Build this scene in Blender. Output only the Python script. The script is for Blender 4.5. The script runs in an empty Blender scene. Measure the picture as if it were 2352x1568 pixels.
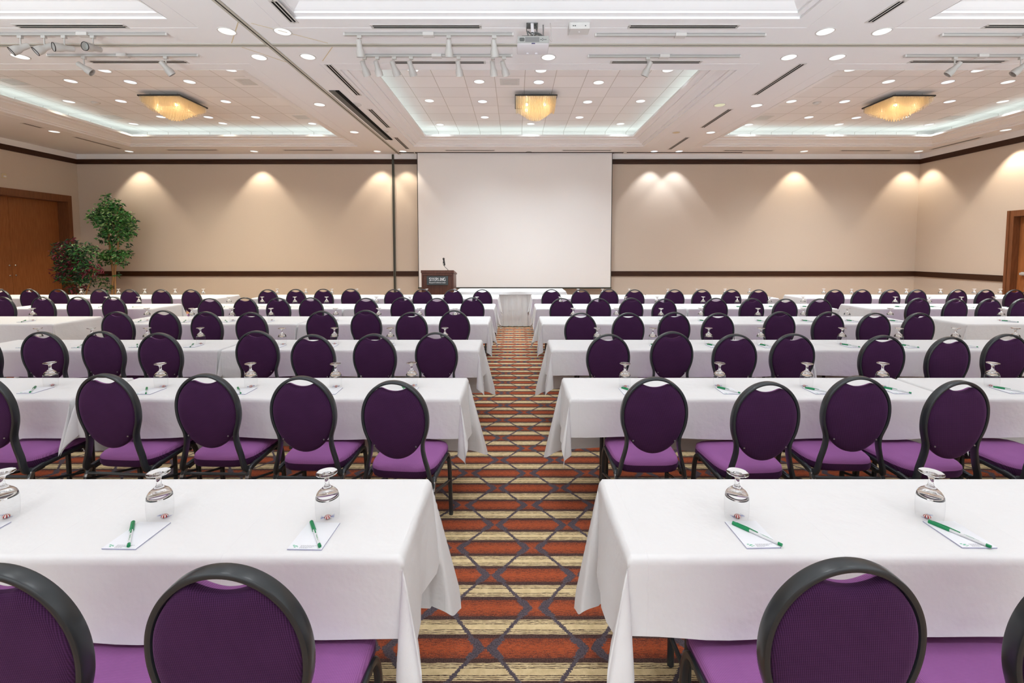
import bpy, bmesh, math, random
from mathutils import Vector, Matrix, Quaternion
R = math.radians
rng = random.Random(7)
scene = bpy.context.scene
COL = scene.collection

# ------------------------------------------------------------------ camera, world, exposure
cam_data = bpy.data.cameras.new('camera')
cam = bpy.data.objects.new('camera', cam_data)
COL.objects.link(cam)
cam.location = (0, 0, 1.70)
cam.rotation_euler = (R(90 - 3.32), 0, 0)
cam_data.sensor_fit = 'HORIZONTAL'
cam_data.sensor_width = 36.0
cam_data.lens = 16.0
cam_data.shift_x = -0.0030
cam_data.shift_y = -0.0622
cam_data.clip_start = 0.05
cam_data.clip_end = 100
scene.camera = cam

world = bpy.data.worlds.new('hall_light')
scene.world = world
world.use_nodes = True
world.node_tree.nodes['Background'].inputs[0].default_value = (0.90, 0.96, 1.0, 1)
world.node_tree.nodes['Background'].inputs[1].default_value = 0.80

scene.view_settings.view_transform = 'Standard'
scene.view_settings.look = 'None'
scene.view_settings.gamma = 1.0
scene.view_settings.use_curve_mapping = False
scene.view_settings.exposure = 1.40
cy = scene.cycles
cy.use_denoising = True
cy.use_adaptive_sampling = True
cy.adaptive_threshold = 0.015
cy.max_bounces = 8
cy.diffuse_bounces = 6
cy.glossy_bounces = 4
cy.transmission_bounces = 7
cy.transparent_max_bounces = 12
cy.sample_clamp_indirect = 4.0
cy.caustics_reflective = False
cy.caustics_refractive = False

END_W = 20.0           # added fill spots above the camera, out of view
REAR_W = 31.0          # added fill spots behind the camera, out of view
TILE_W = 56.0           # one tile downlight of the far coffers
LIGHT_W = 5.5          # one ceiling downlight
WASH_W = 56.0           # one wall washing downlight
TRACK_W = 4.0
COVE_E = 1.9            # emission of the cove tubes
TINT = {'w': (1.0, 0.86, 0.68), 'n': (0.93, 0.97, 1.0), 'tl': (1.0, 0.93, 0.75), 'tm': (0.86, 0.95, 1.0), 'tr': (0.92, 0.96, 0.96), 'c': (0.92, 0.95, 1.0), 'd': (0.95, 0.85, 0.5), 'o': (1, 1, 1)}

# unseen fill spots added behind the camera to brighten ceiling and screen wall
HALL_FILL_W = 500.0
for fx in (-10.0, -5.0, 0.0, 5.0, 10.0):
    fd = bpy.data.lights.new('hall fill', 'SPOT'); fd.energy = HALL_FILL_W; fd.color = (0.84, 0.94, 1.0)
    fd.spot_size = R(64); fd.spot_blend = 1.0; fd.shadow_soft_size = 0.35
    fo = bpy.data.objects.new('hall_fill', fd); COL.objects.link(fo)
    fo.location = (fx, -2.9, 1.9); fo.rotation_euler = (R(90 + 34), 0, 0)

# unseen upward spots added behind the camera to lift the ceiling
UP_FILL_W = 420.0
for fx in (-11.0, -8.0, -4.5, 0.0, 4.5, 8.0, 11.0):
    fd = bpy.data.lights.new('up_fill', 'SPOT'); fd.energy = UP_FILL_W; fd.color = (0.86, 0.95, 1.0)
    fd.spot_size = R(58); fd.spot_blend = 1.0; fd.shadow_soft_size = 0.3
    fo = bpy.data.objects.new('up_fill', fd); COL.objects.link(fo)
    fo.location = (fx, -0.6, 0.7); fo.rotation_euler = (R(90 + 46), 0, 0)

# ------------------------------------------------------------------ measured layout (metres; x right, y away from the camera)
ZS, ZT = 4.72, 5.19      # soffit, tiled coffer ceiling
XL, XR, YW, YB = -13.675, 12.63, 14.38, -9.0
COFFERS_X = [(-11.10, -4.52), (-2.92, 3.71), (5.38, 12.02)]
COFFERS_Y = [(0.45, 6.11), (7.77, 13.32)]
SOFFIT_LIGHTS = [(-7.68, 7.25, 'w'), (-3.96, 6.44, 'w'), (-3.2, 6.45, 'n'), (-3.99, 7.28, 'w'), (-3.22, 7.26, 'n'), (-4.03, 9.57, 'w'), (-3.29, 9.57, 'o'), (-11.64, 11.69, 'w'), (-4.08, 11.74, 'w'), (-3.32, 11.69, 'o'), (0.52, 7.28, 'n'), (4.27, 6.45, 'n'), (5.05, 6.45, 'n'), (4.27, 7.28, 'n'), (5.02, 7.28, 'n'), (4.23, 9.6, 'd'), (5.01, 9.63, 'n'), (4.98, 11.78, 'n')]
WALL_LIGHTS = [(-11.67, 13.95, 'w'), (-7.89, 13.95, 'w'), (-4.17, 14.01, 'w'), (-3.39, 13.95, 'w'), (4.21, 14.07, 'c'), (4.96, 14.07, 'c'), (8.74, 14.01, 'w'), (12.2, 14.07, 'w')]
TILE_LIGHTS = [(-9.12, 9.56, 'n'), (-7.94, 9.61, 'c'), (-6.71, 9.6, 'n'), (-5.47, 8.97, 'n'), (-7.94, 9.01, 'n'), (-10.41, 10.84, 'n'), (-9.17, 10.81, 'c'), (-6.75, 10.84, 'n'), (-9.2, 12.05, 'n'), (-7.99, 12.08, 'c'), (-6.76, 12.08, 'n'), (-10.46, 12.7, 'n'), (-7.98, 12.65, 'n'), (-5.55, 12.68, 'n'), (-1.97, 8.98, 'n'), (0.5, 9.01, 'n'), (-0.74, 9.59, 'n'), (0.49, 9.62, 'c'), (1.73, 9.64, 'n'), (-1.99, 10.78, 'n'), (-0.76, 10.84, 'c'), (1.7, 10.87, 'c'), (2.92, 10.81, 'n'), (-0.79, 12.09, 'n'), (1.68, 12.1, 'n'), (-2.07, 12.78, 'n'), (0.43, 12.7, 'n'), (2.89, 12.7, 'n'), (2.95, 8.99, 'n'), (6.45, 8.96, 'n'), (8.94, 9.0, 'n'), (7.69, 9.59, 'n'), (8.93, 9.61, 'c'), (10.17, 9.61, 'n'), (6.44, 10.83, 'n'), (7.69, 10.84, 'c'), (10.14, 10.84, 'c'), (11.38, 10.84, 'n'), (7.66, 12.09, 'n'), (8.93, 12.13, 'c'), (10.14, 12.09, 'n'), (6.45, 12.78, 'n'), (8.92, 12.76, 'n'), (11.41, 12.76, 'n')]
GRILLES = [(-10.36, 9.61), (-10.48, 12.09), (-5.51, 9.61), (-5.54, 12.09), (-0.11, 9.61), (11.42, 12.13), (6.49, 12.13)]
SMOKE = [(-9.85, 10.91), (7.09, 10.91)]
TRACKS = [(-7.13, -4.84, 6.5), (-7.17, -4.88, 7.18), (-2.36, -0.04, 6.5), (-2.35, -0.06, 7.19), (1.13, 3.47, 6.52), (1.14, 3.46, 7.21), (5.95, 8.28, 6.52), (6.02, 8.36, 7.2)]
HEADS = [(0, -6.87), (0, -6.54), (0, -6.26), (0, -5.86), (1, -6.63), (1, -5.37), (2, -2.16), (2, -0.92), (2, -0.29), (3, -2.32), (3, -2.12), (3, -1.86), (3, -1.6), (3, -0.87), (3, -0.34), (3, -0.17), (5, 2.05), (7, 6.78), (7, 7.8)]
VENTS_ACROSS = [(-6.71, -5.22, 6.3), (-6.79, -5.23, 7.45), (-1.94, -0.45, 6.31), (-1.95, -0.47, 7.47), (1.52, 3.01, 6.31), (1.52, 2.98, 7.46), (6.31, 7.7, 6.3), (6.29, 7.81, 7.44), (-10.39, -8.87, 13.77), (-6.93, -5.44, 13.8), (-2.1, -0.6, 13.83), (1.41, 2.89, 13.83), (6.26, 7.76, 13.86), (9.77, 11.29, 13.86)]
VENTS_ALONG = [(-2.92, 5.66, 6.21, -2.86, -2.97), (-3.03, 7.54, 9.02, -3.03, -3.03), (-3.09, 9.86, 11.33, -3.08, -3.1), (-3.17, 12.26, 13.65, -3.19, -3.15), (4.68, 5.66, 6.21, 4.73, 4.62), (4.64, 7.51, 9.0, 4.66, 4.61), (4.58, 9.86, 11.33, 4.6, 4.57), (4.58, 12.26, 13.71, 4.58, 4.58), (-11.6, 10.91, 11.37, -11.62, -11.58), (-11.64, 12.22, 13.65, -11.65, -11.62), (12.52, 12.26, 13.71, 12.53, 12.5)]
GLASS_X = [[-1.8, -1.25, -0.66, 0.78, 1.46], [-3.24, -2.45, -1.83, -1.24, -0.72, 0.76, 1.42, 2.02, 2.55, 3.32], [-4.81, -4.27, -3.72, -3.19, -2.35, -1.83, -1.26, -0.71, 0.83, 1.39, 1.96, 2.48, 3.31, 3.87, 4.45, 5.05], [-6.56, -5.01, -4.4, -3.85, -3.32, -2.44, -1.86, -1.3, -0.81, 0.79, 1.38, 1.98, 2.53, 3.3, 3.92, 4.52, 5.1, 6.6], [-6.97, -6.41, -4.87, -4.31, -3.75, -3.21, -2.36, -1.79, -1.23, -0.65, 0.77, 1.88, 2.42, 3.21, 3.78, 4.34, 4.91, 6.48, 7.05, 7.6, 8.17], [-10.59, -10.04, -8.95, -8.19, -7.63, -7.02, -6.43, -4.91, -4.32, -3.78, -3.26, -2.39, -1.82, -1.24, 1.3, 1.8, 2.36, 3.15, 3.75, 4.33, 4.84, 6.38, 6.94, 7.53, 8.09, 8.78, 9.49, 10.0, 10.53]]

# ------------------------------------------------------------------ materials
def new_mat(name):
    m = bpy.data.materials.new(name); m.use_nodes = True
    return m, m.node_tree, m.node_tree.nodes['Principled BSDF']

def plain(name, col, rough=0.5, metal=0.0, **kw):
    m, nt, b = new_mat(name)
    b.inputs['Base Color'].default_value = (*col, 1)
    b.inputs['Roughness'].default_value = rough
    b.inputs['Metallic'].default_value = metal
    for k, v in kw.items():
        b.inputs[k.replace('_', ' ')].default_value = v
    return m

class V:
    """a value in a node tree with arithmetic"""
    nt = None
    def __init__(s, sock): s.s = sock
    @staticmethod
    def op(o, *a):
        n = V.nt.nodes.new('ShaderNodeMath'); n.operation = o
        for i, x in enumerate(a):
            if isinstance(x, V): V.nt.links.new(x.s, n.inputs[i])
            else: n.inputs[i].default_value = x
        return V(n.outputs[0])
    def __add__(s, o): return V.op('ADD', s, o)
    __radd__ = __add__
    def __sub__(s, o): return V.op('SUBTRACT', s, o)
    def __rsub__(s, o): return V.op('SUBTRACT', o, s)
    def __mul__(s, o): return V.op('MULTIPLY', s, o)
    __rmul__ = __mul__
    def __truediv__(s, o): return V.op('DIVIDE', s, o)
    def lt(s, o): return V.op('LESS_THAN', s, o)
    def gt(s, o): return V.op('GREATER_THAN', s, o)
    def fract(s): return V.op('FRACT', s)
    def floor(s): return V.op('FLOOR', s)
    def abs(s): return V.op('ABSOLUTE', s)
    def min(s, o): return V.op('MINIMUM', s, o)
    def max(s, o): return V.op('MAXIMUM', s, o)
    def sm(s, a, b):
        n = V.nt.nodes.new('ShaderNodeMapRange'); n.interpolation_type = 'SMOOTHSTEP'
        V.nt.links.new(s.s, n.inputs[0]); n.inputs[1].default_value = a; n.inputs[2].default_value = b
        return V(n.outputs[0])

def xyz(nt, object_space=False):
    if object_space:
        g = nt.nodes.new('ShaderNodeTexCoord'); src = g.outputs['Object']
    else:
        g = nt.nodes.new('ShaderNodeNewGeometry'); src = g.outputs['Position']
    sp = nt.nodes.new('ShaderNodeSeparateXYZ'); nt.links.new(src, sp.inputs[0])
    return src, V(sp.outputs[0]), V(sp.outputs[1]), V(sp.outputs[2])

def noise(nt, src, scale, detail=2.0, rough=0.5, vec_scale=None):
    n = nt.nodes.new('ShaderNodeTexNoise'); n.inputs['Scale'].default_value = scale
    n.inputs['Detail'].default_value = detail; n.inputs['Roughness'].default_value = rough
    if vec_scale:
        mp = nt.nodes.new('ShaderNodeMapping'); mp.inputs['Scale'].default_value = vec_scale
        nt.links.new(src, mp.inputs[0]); src = mp.outputs[0]
    nt.links.new(src, n.inputs['Vector'])
    return V(n.outputs['Fac'])

def mixc(nt, fac, a, b):
    n = nt.nodes.new('ShaderNodeMix'); n.data_type = 'RGBA'
    if isinstance(fac, V): nt.links.new(fac.s, n.inputs[0])
    else: n.inputs[0].default_value = fac
    for i, c in ((6, a), (7, b)):
        if isinstance(c, tuple): n.inputs[i].default_value = (*c, 1)
        else: nt.links.new(c, n.inputs[i])
    return n.outputs[2]

def bump(nt, b, val, strength=0.3, dist=0.002):
    n = nt.nodes.new('ShaderNodeBump'); n.inputs['Strength'].default_value = strength; n.inputs['Distance'].default_value = dist
    nt.links.new(val.s, n.inputs['Height']); nt.links.new(n.outputs[0], b.inputs['Normal'])

def make_materials():
    M = {}
    # carpet: tan and rust bands under a zigzag lattice
    m, nt, b = new_mat('patterned carpet'); V.nt = nt
    src, x, y, z = xyz(nt)
    n1 = noise(nt, src, 110, 4, 0.8, (0.30, 1.7, 1)); n2 = noise(nt, src, 160, 2); n3 = noise(nt, src, 30, 3, 0.6)
    n4 = noise(nt, src, 55, 2, 0.6, (0.3, 1, 1))
    yj = y + (n4 - 0.5) * 0.010
    ph = ((yj - 1.859 + 22.05 + 0.110) / 0.2205).fract()          # rust band centred on 0.5
    d = (ph - 0.5).abs()
    rust = d.sm(0.238, 0.205)
    tanb = d.sm(0.312, 0.332)
    # thin dark lines inside the tan band
    q = (0.5 - d)
    ln = ((q - 0.075).abs().sm(0.014, 0.006)).max((q - 0.115).abs().sm(0.010, 0.004)).max((q - 0.152).abs().sm(0.012, 0.005))
    ln = ln * n1.sm(0.36, 0.52)
    rustc = mixc(nt, (n1 * 0.6 + n2 * 0.4 + d * 0.45).sm(0.44, 0.66), (0.45, 0.098, 0.038), (0.12, 0.042, 0.032))
    rustc = mixc(nt, n2.sm(0.58, 0.66) * 0.5, rustc, (0.66, 0.20, 0.08))
    tanc = mixc(nt, n3.sm(0.35, 0.7), (0.76, 0.60, 0.35), (0.64, 0.49, 0.27))
    tanc = mixc(nt, ln, tanc, (0.075, 0.046, 0.036))
    dark = mixc(nt, n2.sm(0.4, 0.6), (0.066, 0.037, 0.034), (0.105, 0.060, 0.052))
    c = mixc(nt, rust, dark, rustc)
    c = mixc(nt, tanb, c, tanc)
    t = ((y - 1.859 + 44.1) / 0.441).fract()
    tri = 1.0 - (t * 2.0 - 1.0).abs()                      # 0 at even rust bands, 1 at odd ones
    xm = ((x - 0.098 + 0.2245 + 44.9 * 1.0) / 0.449).fract() * 0.449 - 0.2245
    line = (xm.abs() - (0.200 - tri * 0.166) + (n2 - 0.5) * 0.030 + (n3 - 0.5) * 0.016).abs()
    wid = 0.0105 + rust * 0.013
    zz = (line / wid).sm(1.15, 0.85)
    hook = zz
    c = mixc(nt, hook, c, mixc(nt, n2.sm(0.35, 0.65), (0.075, 0.060, 0.072), (0.125, 0.102, 0.118)))
    nt.links.new(c, b.inputs['Base Color']); b.inputs['Roughness'].default_value = 1.0
    b.inputs['Specular IOR Level'].default_value = 0.05
    bump(nt, b, n2, 0.5, 0.004)
    M['carpet'] = m
    # wall fabric
    m, nt, b = new_mat('beige wallcovering'); V.nt = nt
    src, x, y, z = xyz(nt)
    w1 = noise(nt, src, 60, 3, 0.6, (1, 1, 2.5)); w2 = noise(nt, src, 240, 2)
    nt.links.new(mixc(nt, w1 * 0.7 + w2 * 0.3, (0.555, 0.470, 0.390), (0.655, 0.565, 0.475)), b.inputs['Base Color'])
    b.inputs['Roughness'].default_value = 0.95; b.inputs['Specular IOR Level'].default_value = 0.1
    bump(nt, b, w2, 0.25, 0.003)
    M['wall'] = m
    M['white'] = plain('white ceiling paint', (0.85, 0.845, 0.85), 0.8)
    M['white_trim'] = plain('white trim paint', (0.85, 0.845, 0.85), 0.6)
    # ceiling tiles: grid lines and a slight spread of tone
    m, nt, b = new_mat('ceiling tiles'); V.nt = nt
    src, x, y, z = xyz(nt)
    gx = (x - 0.198 + 61.0) / 0.610; gy = (y - 9.313 + 61.65) / 0.6165
    g = ((gx.fract() - 0.5).abs().gt(0.489)).max((gy.fract() - 0.5).abs().gt(0.489))
    cmb = nt.nodes.new('ShaderNodeCombineXYZ'); nt.links.new(gx.floor().s, cmb.inputs[0]); nt.links.new(gy.floor().s, cmb.inputs[1])
    wn = nt.nodes.new('ShaderNodeTexWhiteNoise'); wn.noise_dimensions = '2D'; nt.links.new(cmb.outputs[0], wn.inputs['Vector'])
    c = mixc(nt, V(wn.outputs['Value']), (0.79, 0.775, 0.775), (0.85, 0.835, 0.835))
    c = mixc(nt, g, c, (0.52, 0.485, 0.455))
    nt.links.new(c, b.inputs['Base Color']); b.inputs['Roughness'].default_value = 0.9
    M['tiles'] = m
    # woods
    def wood(name, a, c2, rough, axis):
        m, nt, b = new_mat(name); V.nt = nt
        src, x, y, z = xyz(nt)
        sc = {'x': (0.6, 8, 8), 'y': (8, 0.6, 8), 'z': (8, 8, 0.6)}[axis]
        w = noise(nt, src, 5, 4, 0.6, sc)
        nt.links.new(mixc(nt, w.sm(0.3, 0.7), a, c2), b.inputs['Base Color'])
        b.inputs['Roughness'].default_value = rough; b.inputs['Specular IOR Level'].default_value = 0.25
        return m
    M['trim_wood'] = wood('dark brown stained trim', (0.034, 0.0125, 0.0055), (0.052, 0.020, 0.009), 0.45, 'x')
    M['door_wood'] = wood('reddish brown door veneer', (0.29, 0.100, 0.031), (0.37, 0.138, 0.046), 0.30, 'z')
    M['frame_wood'] = wood('brown door frame', (0.15, 0.056, 0.022), (0.21, 0.080, 0.033), 0.35, 'z')
    M['lectern_wood'] = wood('walnut lectern veneer', (0.085, 0.033, 0.022), (0.125, 0.050, 0.033), 0.38, 'z')
    # cloth
    m, nt, b = new_mat('white table linen'); V.nt = nt
    src, x, y, z = xyz(nt)
    k = noise(nt, src, 5.0, 4, 0.55); k2 = noise(nt, src, 500, 1)
    b.inputs['Base Color'].default_value = (0.80, 0.80, 0.805, 1); b.inputs['Roughness'].default_value = 0.85
    b.inputs['Specular IOR Level'].default_value = 0.15
    _, ox, oy, oz = xyz(nt, True)
    crease = ((ox / 0.615 + 0.42).fract() - 0.5).abs().sm(0.006, 0.0) * 0.05       # ironed fold lines
    bump(nt, b, k + k2 * 0.02 + crease, 0.24, 0.05)
    M['cloth'] = m
    # woven purple upholstery: dark on the outside of the backs, pale on the sitting surfaces; the gap partly paints in how the pile catches light
    def weave(name, lo, hi, sheen):
        m, nt, b = new_mat(name); V.nt = nt
        src, x, y, z = xyz(nt, True)
        s1 = V.op('SINE', (x * 1.0 + z * 1.25 + y * 1.0) * 720.0); s2 = V.op('SINE', (x * 1.0 - z * 1.0 - y * 1.0) * 660.0)
        wv = s1 * s2 * 0.5 + 0.5
        nz = noise(nt, src, 7, 3, 0.6)
        nt.links.new(mixc(nt, wv * 0.75 + nz * 0.25, lo, hi), b.inputs['Base Color']); b.inputs['Roughness'].default_value = 0.9
        b.inputs['Specular IOR Level'].default_value = 0.1
        b.inputs['Sheen Weight'].default_value = sheen; b.inputs['Sheen Roughness'].default_value = 0.4
        b.inputs['Sheen Tint'].default_value = (0.62, 0.30, 0.66, 1)
        bump(nt, b, wv, 0.4, 0.0015)
        return m
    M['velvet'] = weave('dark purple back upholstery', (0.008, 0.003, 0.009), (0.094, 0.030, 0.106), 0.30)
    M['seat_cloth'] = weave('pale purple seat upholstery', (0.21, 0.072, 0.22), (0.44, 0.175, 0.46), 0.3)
    M['frame_black'] = plain('charcoal powder coated steel', (0.022, 0.027, 0.031), 0.29, 0.0, Specular_IOR_Level=0.6)
    M['worn_steel'] = plain('worn bright steel', (0.35, 0.34, 0.33), 0.3, 0.9)
    M['black'] = plain('black plastic', (0.012, 0.012, 0.012), 0.5)
    M['dark_slot'] = plain('dark slot', (0.012, 0.012, 0.012), 0.9, Specular_IOR_Level=0.1)
    M['slot_grey'] = plain('dark grey metal channel', (0.10, 0.105, 0.10), 0.6)
    M['vent_white'] = plain('white painted metal', (0.64, 0.625, 0.605), 0.5)
    M['track_grey'] = plain('track enamel', (0.46, 0.45, 0.43), 0.5)
    M['seam_dark'] = plain('olive grey jamb edge', (0.17, 0.165, 0.13), 0.6)
    M['seam'] = plain('partition track metal', (0.50, 0.48, 0.42), 0.5)
    M['post'] = plain('dark partition jamb', (0.035, 0.035, 0.025), 0.5)
    M['screen'] = plain('matte white screen', (0.86, 0.84, 0.825), 0.9)
    M['head_white'] = plain('white enamel', (0.56, 0.545, 0.52), 0.45)
    M['chrome'] = plain('brushed metal', (0.7, 0.69, 0.67), 0.25, 1.0)
    M['laminate'] = plain('folding table laminate', (0.35, 0.27, 0.2), 0.5)
    M['paper'] = plain('white paper', (0.84, 0.855, 0.90), 0.8)
    M['paper_edge'] = plain('blue grey paper edges', (0.42, 0.43, 0.58), 0.8)
    M['ink_grey'] = plain('grey ink', (0.45, 0.45, 0.48), 0.8)
    M['ink_green'] = plain('green ink', (0.12, 0.48, 0.30), 0.8)
    M['pen_green'] = plain('green plastic', (0.0, 0.25, 0.085), 0.3)
    M['pen_body'] = plain('frosted clear plastic', (0.84, 0.86, 0.87), 0.3, Alpha=0.9)
    M['leaf'] = plain('glossy green leaf', (0.040, 0.19, 0.035), 0.35)
    M['leaf_pale'] = plain('pale green leaf', (0.22, 0.38, 0.14), 0.4)
    M['leaf_dark'] = plain('dark green leaf', (0.012, 0.055, 0.022), 0.5)
    M['leaf_red'] = plain('burgundy leaf', (0.17, 0.018, 0.040), 0.5)
    M['bark'] = plain('tan bark', (0.38, 0.21, 0.09), 0.8)
    M['basket'] = plain('woven basket', (0.16, 0.09, 0.04), 0.9)
    M['sign'] = plain('dark grey sign board', (0.045, 0.055, 0.058), 0.6)
    M['lettering'] = plain('white lettering', (0.85, 0.85, 0.85), 0.6)
    M['proj_white'] = plain('white projector plastic', (0.76, 0.74, 0.765), 0.45)
    M['proj_grey'] = plain('grey projector plastic', (0.36, 0.36, 0.345), 0.5)
    M['proj_dark'] = plain('dark grey plastic', (0.20, 0.20, 0.20), 0.6)
    M['cream'] = plain('cream plastic', (0.66, 0.56, 0.36), 0.5)
    # peppermint: red and white swirl
    m, nt, b = new_mat('red and white mint'); V.nt = nt
    src, x, y, z = xyz(nt, True)
    a = V.op('ARCTAN2', y, x) * 1.2732
    nt.links.new(mixc(nt, a.fract().gt(0.5), (0.85, 0.78, 0.74), (0.42, 0.03, 0.03)), b.inputs['Base Color'])
    b.inputs['Roughness'].default_value = 0.2
    M['mint'] = m
    # thin clear film / glass wall
    def thin(name, tint, w):
        m = bpy.data.materials.new(name); m.use_nodes = True; nt = m.node_tree
        nt.nodes.clear()
        o = nt.nodes.new('ShaderNodeOutputMaterial'); mx = nt.nodes.new('ShaderNodeMixShader')
        t = nt.nodes.new('ShaderNodeBsdfTransparent'); t.inputs[0].default_value = (*tint, 1)
        g = nt.nodes.new('ShaderNodeBsdfGlossy'); g.inputs['Roughness'].default_value = 0.02
        lw = nt.nodes.new('ShaderNodeLayerWeight'); lw.inputs[0].default_value = 0.5; V.nt = nt
        fac = V.op('POWER', V(lw.outputs['Facing']), 4.0) * w + 0.02
        nt.links.new(fac.s, mx.inputs[0]); nt.links.new(t.outputs[0], mx.inputs[1]); nt.links.new(g.outputs[0], mx.inputs[2])
        nt.links.new(mx.outputs[0], o.inputs[0])
        return m
    M['glass_thin'] = thin('thin clear glass', (0.985, 0.988, 0.99), 0.30)
    M['film'] = thin('clear wrapper film', (0.80, 0.82, 0.93), 0.5)
    m, nt, b = new_mat('solid clear glass')
    b.inputs['Base Color'].default_value = (1, 1, 1, 1); b.inputs['Roughness'].default_value = 0.0
    b.inputs['Transmission Weight'].default_value = 1.0; b.inputs['IOR'].default_value = 1.47
    M['glass'] = m
    m = bpy.data.materials.new('amber glass rods'); m.use_nodes = True; nt = m.node_tree; nt.nodes.clear()
    o = nt.nodes.new('ShaderNodeOutputMaterial'); mx = nt.nodes.new('ShaderNodeMixShader'); mx2 = nt.nodes.new('ShaderNodeMixShader')
    tl = nt.nodes.new('ShaderNodeBsdfTranslucent'); tl.inputs[0].default_value = (1.0, 0.95, 0.82, 1)
    tp = nt.nodes.new('ShaderNodeBsdfTransparent'); tp.inputs[0].default_value = (1.0, 0.96, 0.88, 1)
    df = nt.nodes.new('ShaderNodeBsdfDiffuse'); df.inputs[0].default_value = (0.92, 0.83, 0.66, 1)
    mx.inputs[0].default_value = 0.55; nt.links.new(tl.outputs[0], mx.inputs[1]); nt.links.new(tp.outputs[0], mx.inputs[2])
    mx2.inputs[0].default_value = 0.25; nt.links.new(mx.outputs[0], mx2.inputs[1]); nt.links.new(df.outputs[0], mx2.inputs[2])
    nt.links.new(mx2.outputs[0], o.inputs[0])
    M['amber'] = m
    def emit(name, col, s):
        m = bpy.data.materials.new(name); m.use_nodes = True; nt = m.node_tree; nt.nodes.clear()
        o = nt.nodes.new('ShaderNodeOutputMaterial'); e = nt.nodes.new('ShaderNodeEmission')
        e.inputs[0].default_value = (*col, 1); e.inputs[1].default_value = s
        nt.links.new(e.outputs[0], o.inputs[0])
        return m
    M['lens_w'] = emit('warm lamp lens', (1.0, 0.97, 0.90), 0.44)
    M['lens_n'] = emit('neutral lamp lens', (1.0, 0.99, 0.96), 0.41)
    M['lens_c'] = emit('cool lamp lens', (0.93, 0.95, 1.0), 0.44)
    M['lens_d'] = emit('dim amber lamp lens', (0.85, 0.80, 0.55), 0.33)
    M['lens_o'] = plain('unlit pale lens', (0.68, 0.70, 0.72), 0.3)
    M['bulb'] = emit('warm bulb', (1.0, 0.80, 0.50), 14.0)
    M['cove'] = emit('cove fluorescent tube', (0.86, 1.0, 0.93), COVE_E)
    return M
M = make_materials()

# ------------------------------------------------------------------ mesh helpers
def link(name, bm, mat, parent=None, smooth=False, loc=None, rot=None):
    me = bpy.data.meshes.new(name)
    bmesh.ops.recalc_face_normals(bm, faces=bm.faces)
    bm.to_mesh(me); bm.free()
    if smooth:
        me.polygons.foreach_set('use_smooth', [True] * len(me.polygons))
        if smooth == 'auto':
            me.set_sharp_from_angle(angle=R(38))
    for x in (mat if isinstance(mat, (list, tuple)) else [mat]): me.materials.append(x)
    o = bpy.data.objects.new(name, me); COL.objects.link(o)
    if parent: o.parent = parent
    if loc: o.location = loc
    if rot: o.rotation_euler = rot
    return o

def empty(name, loc=(0, 0, 0), rz=0.0):
    o = bpy.data.objects.new(name, None); COL.objects.link(o)
    o.empty_display_size = 0.05; o.location = loc; o.rotation_euler = (0, 0, rz)
    return o

def tag(o, label, cat, group=None):
    o['label'] = label; o['category'] = cat
    if group: o['group'] = group
    return o

def struct(o, label=None):
    o['kind'] = 'structure'
    if label: o['label'] = label
    return o

def copy_tree(o, parent=None):
    c = o.copy(); COL.objects.link(c)
    if parent is not None: c.parent = parent
    for ch in o.children: copy_tree(ch, c)
    return c

def box(bm, x0, x1, y0, y1, z0, z1, mi=0, bev=0.0):
    vs = [bm.verts.new(p) for p in ((x0, y0, z0), (x1, y0, z0), (x1, y1, z0), (x0, y1, z0), (x0, y0, z1), (x1, y0, z1), (x1, y1, z1), (x0, y1, z1))]
    fs = [bm.faces.new([vs[i] for i in f]) for f in ((3, 2, 1, 0), (4, 5, 6, 7), (0, 1, 5, 4), (1, 2, 6, 5), (2, 3, 7, 6), (3, 0, 4, 7))]
    for f in fs: f.material_index = mi
    if bev:
        es = list({e for f in fs for e in f.edges})
        bmesh.ops.bevel(bm, geom=es, offset=bev, segments=2, affect='EDGES', profile=0.5)
    return bm

def boxes(*bs, bev=0.0):
    bm = bmesh.new()
    for b in bs: box(bm, *b, bev=bev)
    return bm

def quad(bm, pts, mi=0):
    f = bm.faces.new([bm.verts.new(p) for p in pts]); f.material_index = mi
    return f

def catmull(pts, n=6, closed=False):
    P = [Vector(p) for p in pts]; out = []
    N = len(P)
    rngi = range(N) if closed else range(N - 1)
    for i in rngi:
        g = (lambda k: P[k % N]) if closed else (lambda k: P[max(0, min(N - 1, k))])
        p0, p1, p2, p3 = g(i - 1), g(i), g(i + 1), g(i + 2)
        for j in range(n):
            t = j / n
            out.append(0.5 * ((2 * p1) + (p2 - p0) * t + (2 * p0 - 5 * p1 + 4 * p2 - p3) * t * t + (3 * p1 - p0 - 3 * p2 + p3) * t ** 3))
    if not closed: out.append(P[-1])
    return out

def sweep(bm, pts, prof, ref=(0, 1, 0), caps=True, closed=False, mi=0):
    """profile (a along N = T x B, b along B) swept along pts; B is the component of ref across the path"""
    ref = Vector(ref); rings = []; n = len(pts)
    for i, p in enumerate(pts):
        a = pts[(i - 1) % n] if closed or i > 0 else pts[i]
        c = pts[(i + 1) % n] if closed or i < n - 1 else pts[i]
        T = (Vector(c) - Vector(a)).normalized()
        B = ref - T * ref.dot(T)
        if B.length < 1e-4: B = Vector((1, 0, 0)) - T * T.x
        B.normalize(); N = T.cross(B)
        rings.append([bm.verts.new(Vector(p) + N * u + B * v) for u, v in prof])
    k = len(prof)
    for i in range(n if closed else n - 1):
        r0, r1 = rings[i], rings[(i + 1) % n]
        for j in range(k):
            f = bm.faces.new((r0[j], r0[(j + 1) % k], r1[(j + 1) % k], r1[j])); f.material_index = mi
    if caps and not closed:
        for r in (rings[0][::-1], rings[-1]):
            f = bm.faces.new(r); f.material_index = mi
    return bm

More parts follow.
